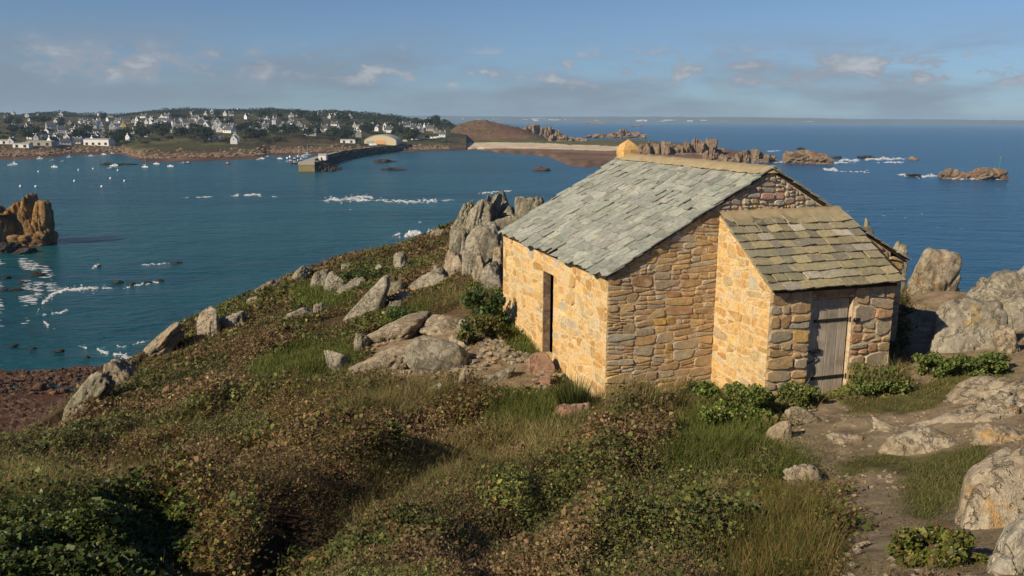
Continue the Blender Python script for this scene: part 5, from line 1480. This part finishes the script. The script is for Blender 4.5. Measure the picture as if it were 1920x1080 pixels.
# ------------------------------------------------------------------ foam of breaking waves
def foam(lines, label, dens=1.0, seed=1, group=None, hgt=.35, size=(.16, .6)):
    r = np.random.default_rng(seed); V = []; Fq = []; nv = 0
    for pts, wpx, n in lines:
        pts = np.array(pts, float); seg = np.r_[0, np.cumsum(np.hypot(*np.diff(pts, axis=0).T))]
        n = int(n * dens)
        s = r.uniform(0, seg[-1], n)
        x = np.interp(s, seg, pts[:, 0]); y = np.interp(s, seg, pts[:, 1])
        taper = np.clip(np.minimum(s, seg[-1] - s) / (0.18 * seg[-1]), .15, 1)
        gap = (vnoise(s * .09 + seed, s * 0 + 2, seed=seed) > -.55) & (r.random(n) < .45 + .55 * (vnoise(s * .3, y * .6, seed=seed + 9) > -.1))
        y = y + r.standard_t(3, n) * .30 * wpx * .5 * taper + wpx * .25 * vnoise(s * .15, s * 0, seed=seed + 4)
        P = at_sea(x, y); k = P[:, 1] / F
        sz = r.uniform(size[0], size[1], n) * np.maximum(k / .22, .42) * taper
        for i in np.nonzero(gap)[0]:
            a = np.linspace(0, 2 * math.pi, 8)[:-1] + r.uniform(0, 1)
            rr = sz[i] * r.uniform(.55, 1.1, 7)
            z0 = r.uniform(.03, hgt) * taper[i]
            ring = np.stack([P[i, 0] + rr * np.cos(a) * 1.9, P[i, 1] + rr * np.sin(a) * 1.0, np.full(7, -.02)], 1)
            V.append(np.vstack([ring, [[P[i, 0], P[i, 1], z0]]]))
            Fq.append(np.array([(nv + j, nv + (j + 1) % 7, nv + 7) for j in range(7)])); nv += 8
    if not V: return
    o = link('breaking_wave', mesh_np('breaking_wave', np.vstack(V), np.vstack(Fq), M_FOAM, None, True))
    tag(o, label, 'foam', group, 'stuff')
foam([([(430,367),(480,365),(522,369)], 5, 260), ([(340,371),(430,368)], 2, 40)], 'short white breaker in the middle of the bay', seed=2, hgt=.45, dens=2.4)
foam([([(600,376),(650,373),(700,375)], 7, 420), ([(690,375),(760,378),(860,375)], 6, 260), ([(665,368),(702,371)], 4, 110)], 'long white breaker rolling towards the tor', seed=3, hgt=.45, dens=2.4)
foam([([(735,442),(765,440),(800,437),(850,432)], 10, 520)], 'white surf bursting behind the skyline slabs', seed=4, hgt=1.2, dens=1.8)
foam([([(146,647),(160,652),(190,658),(220,666),(258,673)], 5, 2600), ([(180,652),(205,654),(250,646),(290,636)], 6, 160)], 'bright curving wash line at the shore below the slope', seed=5, size=(.1, .45), hgt=.2)
foam([([(68,592),(72,580),(82,566),(98,553),(120,543),(160,541),(222,540)], 5, 2600), ([(72,590),(100,588),(132,582)], 6, 260), ([(80,600),(90,609),(103,617)], 5, 170)], 'curling white surf around the reef off the beach', seed=6, size=(.1, .5), hgt=.2)
foam([([(222,540),(310,527)], 6, 130), ([(260,497),(340,493)], 3, 60), ([(170,505),(188,494)], 5, 30)], 'thin broken foam over the submerged reef', seed=7)
foam([([(-40,470),(20,458),(50,446),(80,436),(104,433)], 7, 520), ([(-20,480),(40,462),(75,450)], 4, 110)], 'white water along the foot of the orange sea crag', seed=8, dens=2.0)
foam([([(-30,495),(30,488),(60,500),(110,520)], 24, 330), ([(-30,530),(40,535),(130,545)], 28, 260), ([(-30,575),(40,565),(90,550)], 24, 200), ([(-30,610),(60,600)], 20, 70)], 'lacy foam drifting among the rocks awash', seed=9, hgt=.04, size=(.5, 2.2))
foam([([(1342,303),(1392,301)], 3, 90), ([(1380,285),(1470,283)], 3, 70), ([(1395,300),(1475,304)], 3, 120)], 'surf along the brown reef', seed=10, dens=3.0, size=(.2, .75), hgt=.9)
foam([([(1555,302),(1620,299),(1705,297)], 5, 330), ([(1495,306),(1595,305)], 3, 170), ([(1640,305),(1700,304)], 2, 50)], 'line of surf right of the double humped islet', seed=11, dens=3.0, size=(.2, .75), hgt=.9)
foam([([(1542,317),(1572,319)], 5, 110), ([(1570,321),(1640,324)], 2, 20)], 'single whitecap below the double humped islet', seed=12, dens=3.0, size=(.2, .75), hgt=.9)
foam([([(1680,327),(1720,331),(1762,330)], 4, 150), ([(1770,335),(1893,336)], 2.5, 120)], 'foam streak leading to the outlying islet', seed=13, dens=3.0, size=(.2, .75), hgt=.9)
foam([([(895,363),(925,361),(965,357)], 4, 90)], 'small breaker behind the tor peak', seed=14, hgt=.8)
rw = np.random.default_rng(3)
foam([([(x, y), (x + rw.uniform(5, 16), y + rw.uniform(-1, 1))], 1.2, rw.integers(3, 8)) for x, y in zip(rw.uniform(1450, 1920, 26), 300 + 170 * rw.random(26) ** 1.5)], 'sparse small whitecaps on the open sea', seed=15, size=(.12, .35), hgt=.15)
#@@PART4
# ------------------------------------------------------------------ vegetation
def quads(P, T, S, shape):
    """P base, T length vector, S half width vector -> verts, faces"""
    n = len(P)
    if shape == 'leaf':
        V = np.stack([P, P + T * .45 + S, P + T, P + T * .45 - S], 1)
    else:
        V = np.stack([P - S, P + S, P + T + S * .15, P + T - S * .15], 1)
    return V.reshape(-1, 3), np.arange(4 * n).reshape(n, 4)
def unit(v): return v / (np.linalg.norm(v, axis=-1, keepdims=True) + 1e-9)
def leaf_set(r, P, size, up=0.7, aspect=0.42):
    n = len(P)
    nr = unit(r.normal(size=(n, 3)) + np.array([0, 0, up * 1.6]))
    t = unit(np.cross(nr, r.normal(size=(n, 3))))
    s = np.cross(nr, t)
    L_ = (size * r.uniform(.65, 1.35, n))[:, None]
    return quads(P - t * L_ * .5, t * L_, s * L_ * aspect * r.uniform(.8, 1.15, (n, 1)), 'leaf')
def blade_set(r, P, length, width, lean=.45):
    n = len(P)
    t = unit(np.stack([r.normal(0, lean, n) + .12, r.normal(0, lean, n), np.ones(n)], 1)) * (length * r.uniform(.55, 1.3, n))[:, None]
    s = unit(np.stack([r.normal(size=n), r.normal(size=n), r.normal(size=n) * .2], 1)) * (np.asarray(width) * np.ones(n))[:, None]
    return quads(P, t, s, 'blade')
def pick(r, n, pal, var=.22):
    w_ = np.array([p[0] for p in pal], float); c = np.array([p[1] for p in pal])
    k = r.choice(len(pal), n, p=w_ / w_.sum())
    return np.clip(c[k] * np.exp(r.normal(0, var, (n, 1))) * np.exp(r.normal(0, .06, (n, 3))), 0, .8)
PAL = {
 T_BRB: [(4, (0.140, 0.084, 0.033)), (3, (0.104, 0.060, 0.027)), (3, (0.180, 0.127, 0.042)), (2.6, (0.153, 0.160, 0.031)), (1.2, (0.073, 0.102, 0.023)), (.5, (0.227, 0.217, 0.047))],
 T_HEATH: [(3.6, (0.153, 0.102, 0.040)), (2.2, (0.114, 0.072, 0.033)), (3, (0.119, 0.125, 0.031)), (2, (0.073, 0.102, 0.025)), (1.2, (0.213, 0.160, 0.058))],
 T_LEFT: [(3, (0.066, 0.095, 0.023)), (3, (0.114, 0.130, 0.031)), (2, (0.140, 0.102, 0.040)), (1, (0.187, 0.145, 0.058)), (1.4, (0.043, 0.066, 0.018))],
 T_BRG: [(3.4, (0.094, 0.116, 0.027)), (2.2, (0.056, 0.081, 0.021)), (2.4, (0.140, 0.152, 0.035)), (1.8, (0.133, 0.096, 0.038)), (.7, (0.200, 0.224, 0.058))],
 T_IVY: [(4, (.058, .080, .015)), (3, (.085, .108, .020)), (2, (.030, .044, .011)), (.8, (.13, .15, .035))],
 T_GREEN: [(4, (.092, .125, .024)), (3, (.13, .15, .036)), (2, (.066, .085, .02)), (1.6, (.19, .165, .06))],
 T_SHORT: [(3, (0.121, 0.124, 0.037)), (2, (0.098, 0.121, 0.031)), (2, (0.172, 0.138, 0.056))],
 T_DRY: [(3, (0.274, 0.217, 0.093)), (3, (0.206, 0.160, 0.067)), (2, (0.153, 0.145, 0.049)), (1.4, (0.347, 0.290, 0.133)), (1.5, (0.119, 0.130, 0.035))],
 T_LONG: [(3, (.095, .095, .024)), (2.4, (.135, .118, .034)), (2.2, (.21, .14, .05)), (2, (.056, .062, .018))],
 T_NONE: [(2, (.12, .11, .035)), (2, (.18, .135, .06))], T_GULLY: [(1, (0.034, 0.046, 0.012)), (1, (0.057, 0.046, 0.020))], T_DIRT: [(2, (0.115, 0.132, 0.033)), (1, (0.196, 0.149, 0.071))]}  # gully leaves darkened too, standing in for shade in the gap
acc = {}
def put(key, VF, col, mat):
    a = acc.setdefault(key, dict(V=[], C=[], n=0, mat=mat))
    a['V'].append(VF[0].astype(np.float32)); a['C'].append(np.repeat(col, 4, axis=0).astype(np.float32)); a['n'] += len(VF[0])
def canopy(x, y, t):
    m = np.clip(.5 + .75 * fbm(x * .5, y * .5, octv=2, seed=81), 0, 1)
    c = .5 + .5 * vnoise(x * 2.3, y * 2.3, seed=83)
    f = .5 + .5 * vnoise(x * 6.1, y * 6.1, seed=85)
    return VEGH[t] * (.05 + 1.15 * m ** 1.3 + .75 * c ** 1.5 + .30 * f)
def scrub():
    r = np.random.default_rng(99)
    fx = np.array([q[0] for q in FOOT]); fy = np.array([q[1] for q in FOOT]); frx = np.array([q[2] for q in FOOT]); fry = np.array([q[3] for q in FOOT])
    bands = [(3.4, 6.5, .025, 6200), (6.5, 9, .028, 5200), (9, 12.5, .034, 3700), (12.5, 18, .044, 2200), (18, 27, .060, 1150), (27, 44, .09, 560)]
    for (y0, y1, sz, dens) in bands:
        xm = .64 * y1 + 1.5
        n = int(dens * (y1 - y0) * 2 * xm)
        y = r.uniform(y0, y1, n); x = r.uniform(-xm, xm, n)
        ok = (np.abs(x) < .64 * y + 1.5) & in_poly(x, y, EDGE_OUT)
        ok &= ~in_hut(x, y, .03)
        x, y = x[ok], y[ok]
        z = ground_z(x, y)
        for i in range(len(FOOT)):
            e_ = .9 if fy[i] < 20 else 1.12
            d = ((x - fx[i]) / (frx[i] * e_)) ** 2 + ((y - fy[i]) / (fry[i] * e_)) ** 2
            keep = (d > 1) | (FOOT[i][4] < z + .02)
            x, y, z = x[keep], y[keep], z[keep]
        px_, py_ = proj(np.stack([x, y, z], -1))
        hid = (y > 19) & (px_ > 1150) & (px_ < 1690)
        keep = (np.abs(px_ - 960) < 1090) & (py_ < 1200) & (~hid | (r.random(len(x)) < .3))
        x, y, z = x[keep], y[keep], z[keep]
        t = veg_type(x, y, z, r)
        zlow = z - LOWR[t]
        hc = canopy(x, y, t)
        far = y0 >= 18
        u = r.random(len(x))
        q = 1 - .85 * u ** 1.6
        P = np.stack([x, y, zlow + hc * q], 1)
        # colour patches
        tone = np.exp(.42 * fbm(x * .8, y * .8, octv=3, seed=91))[:, None]
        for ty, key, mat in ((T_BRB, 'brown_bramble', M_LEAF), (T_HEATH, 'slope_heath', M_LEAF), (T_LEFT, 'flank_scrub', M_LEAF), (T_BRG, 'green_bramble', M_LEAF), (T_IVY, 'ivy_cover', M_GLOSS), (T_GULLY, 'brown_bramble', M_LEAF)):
            k = np.nonzero(t == ty)[0]
            if ty == T_GULLY: k = k[r.random(len(k)) < .35]
            if len(k) == 0: continue
            s_ = sz * (1.2 if ty == T_IVY else 1.0)
            nst = int(len(k) * .17) if ty != T_IVY else 0
            kl = k[nst:]
            if ty == T_IVY: kl = kl[r.random(len(kl)) < .75]
            # greener patches inside the brown ones and the reverse
            pal = PAL[ty]
            col = pick(r, len(kl), pal) * tone[kl]
            if ty in (T_BRB, T_HEATH):
                g = fbm(x[kl] * .7 + 30, y[kl] * .7, octv=3, seed=95) > (.14 if ty == T_BRB else .02)
                col[g] = (pick(r, int(g.sum()), PAL[T_BRG]) * tone[kl][g])
            if ty == T_BRG:
                g = fbm(x[kl] * .8 + 30, y[kl] * .8, octv=3, seed=97) > .25
                col[g] = (pick(r, int(g.sum()), PAL[T_BRB]) * tone[kl][g])
            if ty != T_IVY:
                g = fbm(x[kl] * .55 - 20, y[kl] * .55 + 7, octv=3, seed=101) + r.normal(0, .10, len(kl)) > .27
                col[g] = pick(r, int(g.sum()), [(3, (.20, .135, .062)), (2, (.15, .095, .045)), (1, (.26, .185, .09)), (1, (.11, .10, .035))]) * tone[kl][g]
            lsz = s_ * np.exp(r.normal(0, .32, len(kl))) * (.8 + .5 * (vnoise(x[kl] * .9, y[kl] * .9, seed=7) > 0))
            put(key, leaf_set(r, P[kl], lsz, .75, .40 if ty != T_IVY else .46), col, mat)
            ks = k[:nst]
            if len(ks):
                Q = P[ks].copy(); Q[:, 2] -= .05
                put(key, blade_set(r, Q, np.full(len(ks), min(.34, sz * 6)), sz * .055, 1.1), pick(r, len(ks), [(3, (.22, .155, .08)), (2, (.12, .08, .05)), (1.5, (.30, .225, .12))]), mat)
        # grasses
        for ty, key, ln, wd, frac, lean in ((T_GREEN, 'green_grass', .17, .10, .8, .5), (T_SHORT, 'short_turf', .06, .09, .55, .7), (T_DRY, 'dry_grass', .26, .075, .6, .75), (T_LONG, 'tussock_grass', .25, .10, .75, .6), (T_DIRT, 'short_turf', .07, .1, .10, .7), (T_NONE, 'short_turf', .05, .09, .12, .8)):
            k = np.nonzero(t == ty)[0]
            k = k[r.random(len(k)) < frac]
            if ty == T_NONE: k = k[fbm(x[k] * 1.1, y[k] * 1.1, octv=3, seed=46) > .08]
            if ty == T_DIRT: k = k[fbm(x[k] * 1.3, y[k] * 1.3, octv=3, seed=44) > .05]
            if ty == T_SHORT: k = k[fbm(x[k] * 1.5, y[k] * 1.5, octv=3, seed=45) > -.25]
            if len(k) == 0: continue
            Q = np.stack([x[k], y[k], zlow[k] + hc[k] * r.uniform(0, .55, len(k))], 1)
            put(key, blade_set(r, Q, np.full(len(k), ln * (1 if y0 < 12 else 1.15)), sz * wd * 1.3, lean), pick(r, len(k), PAL[ty]) * tone[k], M_GRASS)
        # low leafy weeds inside grass and dry stalks
        k = np.nonzero((t == T_GREEN) | (t == T_DRY) | (t == T_LONG))[0]
        k = k[r.random(len(k)) < .30]
        if len(k):
            put('green_grass', leaf_set(r, P[k], np.full(len(k), sz * .9), .9), pick(r, len(k), PAL[T_BRG]) * tone[k], M_GRASS)
EDGE_OUT = np.array([p + (p - np.array([0, 12.0])) / np.linalg.norm(p - np.array([0, 12.0])) * 1.6 for p in EDGE_A])
scrub()
VLAB = {'brown_bramble': ('tangle of reddish brown bramble covering the near slope', 'bramble'), 'slope_heath': ('brown and olive heath on the far slope around the boulders', 'heath'),
        'flank_scrub': ('dark green scrub on the left flank above the beach', 'scrub'), 'green_bramble': ('olive green bramble thicket below the hut', 'bramble'),
        'ivy_cover': ('dark glossy ivy mound beside the brown bramble', 'ivy'), 'green_grass': ('bright green grass growing around the hut and turf hollow', 'grass'),
        'short_turf': ('short worn turf on the path', 'turf'), 'dry_grass': ('pale dry grass between brambles and hut', 'grass'), 'tussock_grass': ('long grass tussock hanging over the path edge', 'grass')}
for key, a in acc.items():
    V = np.vstack(a['V']); Cc = np.vstack(a['C'])
    tag(link(key, mesh_np(key, V, np.arange(len(V)).reshape(-1, 4), a['mat'], Cc)), *VLAB[key], kind='stuff')

# single shrubs one can point at
def shrub(box, Y, label, pal, n, size, mat=None, seed=1, stems=6, dry=0, blade=False, name='shrub', depth=.8):
    r = np.random.default_rng(seed)
    x0, y0, x1, y1 = box
    b = at((x0 + x1) / 2, y1, Y)
    w_ = (x1 - x0) / F * Y; h_ = (y1 - y0) / F * Y * 1.05
    gz = float(ground_z(np.array([b[0]]), np.array([b[1]]))[0]) - .08
    top = b[2] + h_
    h_ = max(top - gz, .15)
    root = link(name, None, None, (b[0], b[1], gz))
    tag(root, label, 'plant' if blade else 'shrub')
    if blade:
        a = r.uniform(0, 2 * math.pi, n); rad = np.sqrt(r.random(n)) * w_ * .28
        P = np.stack([rad * np.cos(a), rad * np.sin(a), np.zeros(n)], 1)
        t = np.stack([np.cos(a) * rad * 1.6 + r.normal(0, .05, n), np.sin(a) * rad * 1.6 + r.normal(0, .05, n), h_ * r.uniform(.55, 1.05, n)], 1)
        s = unit(np.stack([-np.sin(a), np.cos(a), np.zeros(n)], 1)) * size * .5
        V, Fq = quads(P, t, s, 'blade')
        link('blades', mesh_np('blades', V, Fq, mat or M_GRASS, np.repeat(pick(r, n, pal), 4, 0)), root)
        return root
    # lumpy crown made of several leaf clumps
    nc = 17
    cc = np.stack([r.uniform(-.42, .42, nc) * w_, r.uniform(-.42, .42, nc) * w_ * depth, r.uniform(.14, .80, nc) * h_], 1)
    cr = r.uniform(.11, .25, nc)
    k = r.integers(0, nc, n)
    d = unit(r.normal(size=(n, 3))) * (r.random(n) ** .45)[:, None]
    P = cc[k] + d * cr[k][:, None] * np.array([w_, w_ * depth, h_ * 1.0])
    P[:, 2] = np.clip(P[:, 2], .01, h_ * 1.04)
    V, Fq = leaf_set(r, P, size * np.exp(r.normal(0, .3, n)), .6, .40)
    link('foliage', mesh_np('foliage', V, Fq, mat or M_LEAF, np.repeat(pick(r, n, pal), 4, 0)), root)
    m = MB()
    for i in range(stems):
        e = cc[i % nc] * np.array([1, 1, 1.05]); m.tube([(e[0] * .1, e[1] * .1, -.05), (e[0] * .5, e[1] * .5, e[2] * .55), tuple(e)], [.012, .009, .005], 5)
    m.build('stems', M_BARK, root)
    if dry:
        Q = np.stack([r.uniform(-.5, .5, dry) * w_, r.uniform(-.4, .4, dry) * w_ * depth, r.uniform(.2, .7, dry) * h_], 1)
        V, Fq = blade_set(r, Q, np.full(dry, h_ * .55), .004, .35)
        link('dry_stalks', mesh_np('dry_stalks', V, Fq, M_GRASS, np.repeat(pick(r, dry, PAL[T_DRY]), 4, 0)), root)
    return root
PG = [(3, (.11, .15, .034)), (2, (.155, .19, .052)), (2, (.07, .10, .024)), (1, (.20, .19, .07))]
shrub((1458,712,1532,768), 14.15, 'small green bush at the left foot of the plank door', PG, 2600, .05, seed=1, dry=60)
shrub((1588,680,1700,748), 14.4, 'green bush with dry stalks right of the plank door', PG, 3600, .05, seed=2, dry=500)
shrub((1715,655,1800,712), 14.9, 'low green bush under the big pale boulder', PG, 2600, .05, seed=3)
shrub((1782,655,1882,722), 14.5, 'bushier green shrub by the brown wedge of rock', PG, 3200, .05, seed=4)
shrub((1675,975,1822,1120), 5.5, 'yellow green glossy leaved bush beside the large tan boulder', [(3, (.14, .15, .03)), (3, (.10, .115, .026)), (2, (.06, .075, .02)), (1.2, (.19, .17, .05)), (.6, (.17, .09, .05))], 6500, .036, M_GLOSS, seed=5)
shrub((868,532,946,588), 20.6, 'dark green shrub against the far end of the sunlit wall', [(3, (.05, .085, .024)), (2, (.075, .115, .03)), (1, (.03, .05, .018))], 3000, .075, seed=6)
shrub((862,580,948,620), 19.9, 'yellowish low shrub before the dark green one at the wall', [(3, (.12, .12, .03)), (2, (.09, .10, .03)), (1, (.17, .14, .05))], 2400, .07, seed=7)
shrub((1040,712,1112,772), 15.2, 'spiky dark green plant at the near corner of the sunlit wall', [(3, (.040, .056, .018)), (2, (.06, .075, .022)), (1, (.10, .105, .03))], 420, .022, seed=8, blade=True, name='spiky_plant')
shrub((1306,708,1446,838), 13.5, 'bright green leafy shrub at the foot of the sunlit lean-to wall', [(3, (.13, .18, .036)), (2, (.18, .22, .055)), (2, (.085, .12, .026)), (1, (.23, .21, .07))], 9500, .044, seed=9)
shrub((1260,712,1320,760), 15.0, 'small dark shrub growing against the shaded gable', [(3, (.035, .055, .02)), (2, (.06, .08, .03))], 1500, .045, seed=10)
shrub((1140,712,1280,812), 14.4, 'dry brown weeds in front of the shaded gable', [(3, (.13, .105, .05)), (2, (.09, .09, .035)), (1, (.19, .15, .08))], 3600, .042, seed=11, dry=700)
shrub((730,580,812,618), 24.2, 'dark green patch of gorse on the bare soil edge', [(3, (.05, .085, .022)), (2, (.08, .12, .03))], 2200, .08, seed=12)
shrub((640,505,730,540), 31, 'green gorse clump among skyline heath', [(3, (.05, .08, .022)), (2, (.08, .11, .03))], 2200, .09, seed=13)

# ------------------------------------------------------------------ trees of the town
def tree_mesh(seed, w_, h_, pal, n=420, leaf=1.5):
    r = np.random.default_rng(seed)
    nc = 8
    cc = np.stack([r.uniform(-.30, .30, nc) * w_, r.uniform(-.30, .30, nc) * w_, r.uniform(.42, .80, nc) * h_], 1)
    k = r.integers(0, nc, n)
    P = cc[k] + unit(r.normal(size=(n, 3))) * (r.random(n) ** .5)[:, None] * np.array([w_ * .28, w_ * .28, h_ * .26]) * r.uniform(.7, 1.2, nc)[k][:, None]
    P[:, 2] = np.clip(P[:, 2], .8, None)
    V, Fq = leaf_set(r, P, np.full(n, leaf), .6, .5)
    col = np.repeat(pick(r, n, pal, .25), 4, 0)
    m = MB(); m.tube([(0, 0, -2), (.1, .05, h_ * .3), (0, .1, h_ * .6)], [.45, .32, .15], 6)
    for i in range(4): m.tube([(0, 0, h_ * (.25 + .06 * i)), tuple(cc[i])], [.18, .06], 5)
    return mesh_np('crown', V, Fq, M_TREE, col), m.mesh('trunk', [M_BARK])
PT1 = [(3, (.022, .034, .014)), (2, (.032, .045, .018)), (1, (.045, .055, .022))]
PT2 = [(3, (.045, .055, .022)), (2, (.065, .070, .028)), (1, (.085, .075, .035))]
TM = [tree_mesh(1, 16, 13, PT1, 520), tree_mesh(2, 22, 14, PT1, 620), tree_mesh(3, 12, 12, PT1, 380), tree_mesh(4, 12, 9, PT2, 380), tree_mesh(5, 18, 9, PT2, 480)]
def put_tree(px, py, k, sc, label, group):
    p = hit_hill(px, py)
    root = link('tree', None, None, (p[0], p[1], p[2] - .5), rh_.uniform(0, 6.28)); root.scale = (sc, sc, sc)
    link('crown', TM[k][0], root); link('trunk', TM[k][1], root)
    tag(root, label, 'tree', group)
HX = [(zx / 4, 180 + zy / 4) for zx, zy in Z1] + [(480 + zx / 4, 180 + zy / 4) for zx, zy in Z2] + [((480 if k == 2 else 0) + a / 4, 180 + b / 4) for a, b, k in ZG]
HX = np.array(HX)
rt = random.Random(21)
cl = [(300,252,8,5),(335,255,9,5),(305,244,6,4),(365,250,8,5),(260,250,7,5),(270,258,6,4),(85,232,10,4),(540,250,12,6),(515,252,8,5),(620,262,12,6),(645,260,8,5),(450,245,10,5),(430,235,10,5),(480,240,8,4),(690,250,6,3),(745,250,10,4),(770,262,4,3),(800,234,10,4),(830,236,14,5),(815,228,6,3),(720,235,14,4),(650,228,12,4),(590,232,14,4),(560,222,12,4),(500,222,14,4),(400,225,14,4),(330,222,12,4),(200,225,8,3),(150,262,6,3),(160,255,4,3),(225,262,6,4),(215,268,5,3),(30,250,10,4),(60,258,8,4),(20,235,12,4),(110,238,6,4),(480,262,7,3),(580,255,8,4),(380,262,5,3),(700,242,8,3)]
def clear_of_houses(px, py, need=5.0):
    d = np.hypot(HX[:, 0] - px, (HX[:, 1] - (py - 3)) * 1.2)
    # keep trees from standing right in front of a house
    return d.min() > need
for (cx, cy, sx, sy) in cl:
    for i in range(5):
        px, py = rt.gauss(cx, sx * .8), rt.gauss(cy, sy * .6)
        if px > 845 or not clear_of_houses(px, py): continue
        k = rt.choice([0, 0, 1, 2, 3])
        put_tree(px, py, k, rt.uniform(.85, 1.4), ('dark green tree ' if k < 3 else 'lighter bushy tree ') + zone(px, py), ('dark trees ' if k < 3 else 'lighter trees ') + zone(px, py))
for i in range(170):
    px, py = rt.uniform(-20, 830), rt.uniform(216, 274)
    if py > np.interp(px, [0, 200, 500, 830], [268, 272, 276, 262]) or not clear_of_houses(px, py, 6): continue
    k = rt.choice([3, 4, 2, 3])
    put_tree(px, py, k, rt.uniform(.45, .85), ('dark green tree ' if k < 3 else 'lighter bushy tree ') + zone(px, py), ('dark trees ' if k < 3 else 'lighter trees ') + zone(px, py))
def woodland():
    r = np.random.default_rng(8); n = 46000
    px = r.uniform(-240, 850, n); ry = ridge_Y(px)
    Y = ry + r.normal(0, 90, n) - 60; X = (px - 960) / (F / CP) * Y
    d = fbm(X * .010, Y * .010, octv=3, seed=66)
    den = np.interp(px, [-240, 0, 230, 300, 640, 780, 850], [.0, -.02, .0, -.3, -.35, -.3, -.1])
    k = d > den
    px, X, Y, d = px[k], X[k], Y[k], d[k] - den[k]
    h = np.interp(px, [-240, 230, 300, 500, 760, 850], [9, 9, 11, 10, 11, 9]) * np.clip(.45 + 1.2 * d, .3, 1.15) * (.8 + .4 * vnoise(X * .05, Y * .05, seed=3))
    Z = hill_z(X, Y) + h * r.random(len(X)) ** .6
    V, Fq = leaf_set(r, np.stack([X, Y, Z], 1), np.full(len(X), 2.6), .6, .5)
    tag(link('ridge_woodland', mesh_np('ridge_woodland', V, Fq, M_TREE, np.repeat(pick(r, len(X), PT1, .3), 4, 0))), 'dark belt of woodland along the hill crest behind the town', 'woodland', kind='stuff')
    # hedges and undergrowth between the gardens
    n = 30000
    px = r.uniform(-240, 850, n); t = r.uniform(.08, .95, n)
    Y = shore_Y(px) + t * (ridge_Y(px) - shore_Y(px)); X = (px - 960) / (F / CP) * Y
    d = np.abs(fbm(X * .014, Y * .010, octv=3, seed=67))
    k = d < .05
    X, Y = X[k], Y[k]
    Z = hill_z(X, Y) + 3.2 * r.random(len(X))
    V, Fq = leaf_set(r, np.stack([X, Y, Z], 1), np.full(len(X), 2.0), .6, .5)
    tag(link('garden_hedges', mesh_np('garden_hedges', V, Fq, M_TREE, np.repeat(pick(r, len(X), PT2, .3), 4, 0))), 'hedges and undergrowth between the gardens of the town', 'hedges', kind='stuff')
woodland()

# ------------------------------------------------------------------ haze over the sea
def haze():
    m, n, out = new_mat('haze_air')
    v = n('ShaderNodeVolumePrincipled', {'Color': (0.50, 0.74, 1.0, 1), 'Density': 6e-5, 'Anisotropy': 0.0})
    n.t.links.new(v.outputs[0], out.inputs['Volume'])
    b = MB(); b.box((-21000, -3000, -5), (21000, 19000, 140))
    o = b.build('haze', m)
    tag(o, 'thin blue sea haze', 'haze', kind='stuff')
haze()
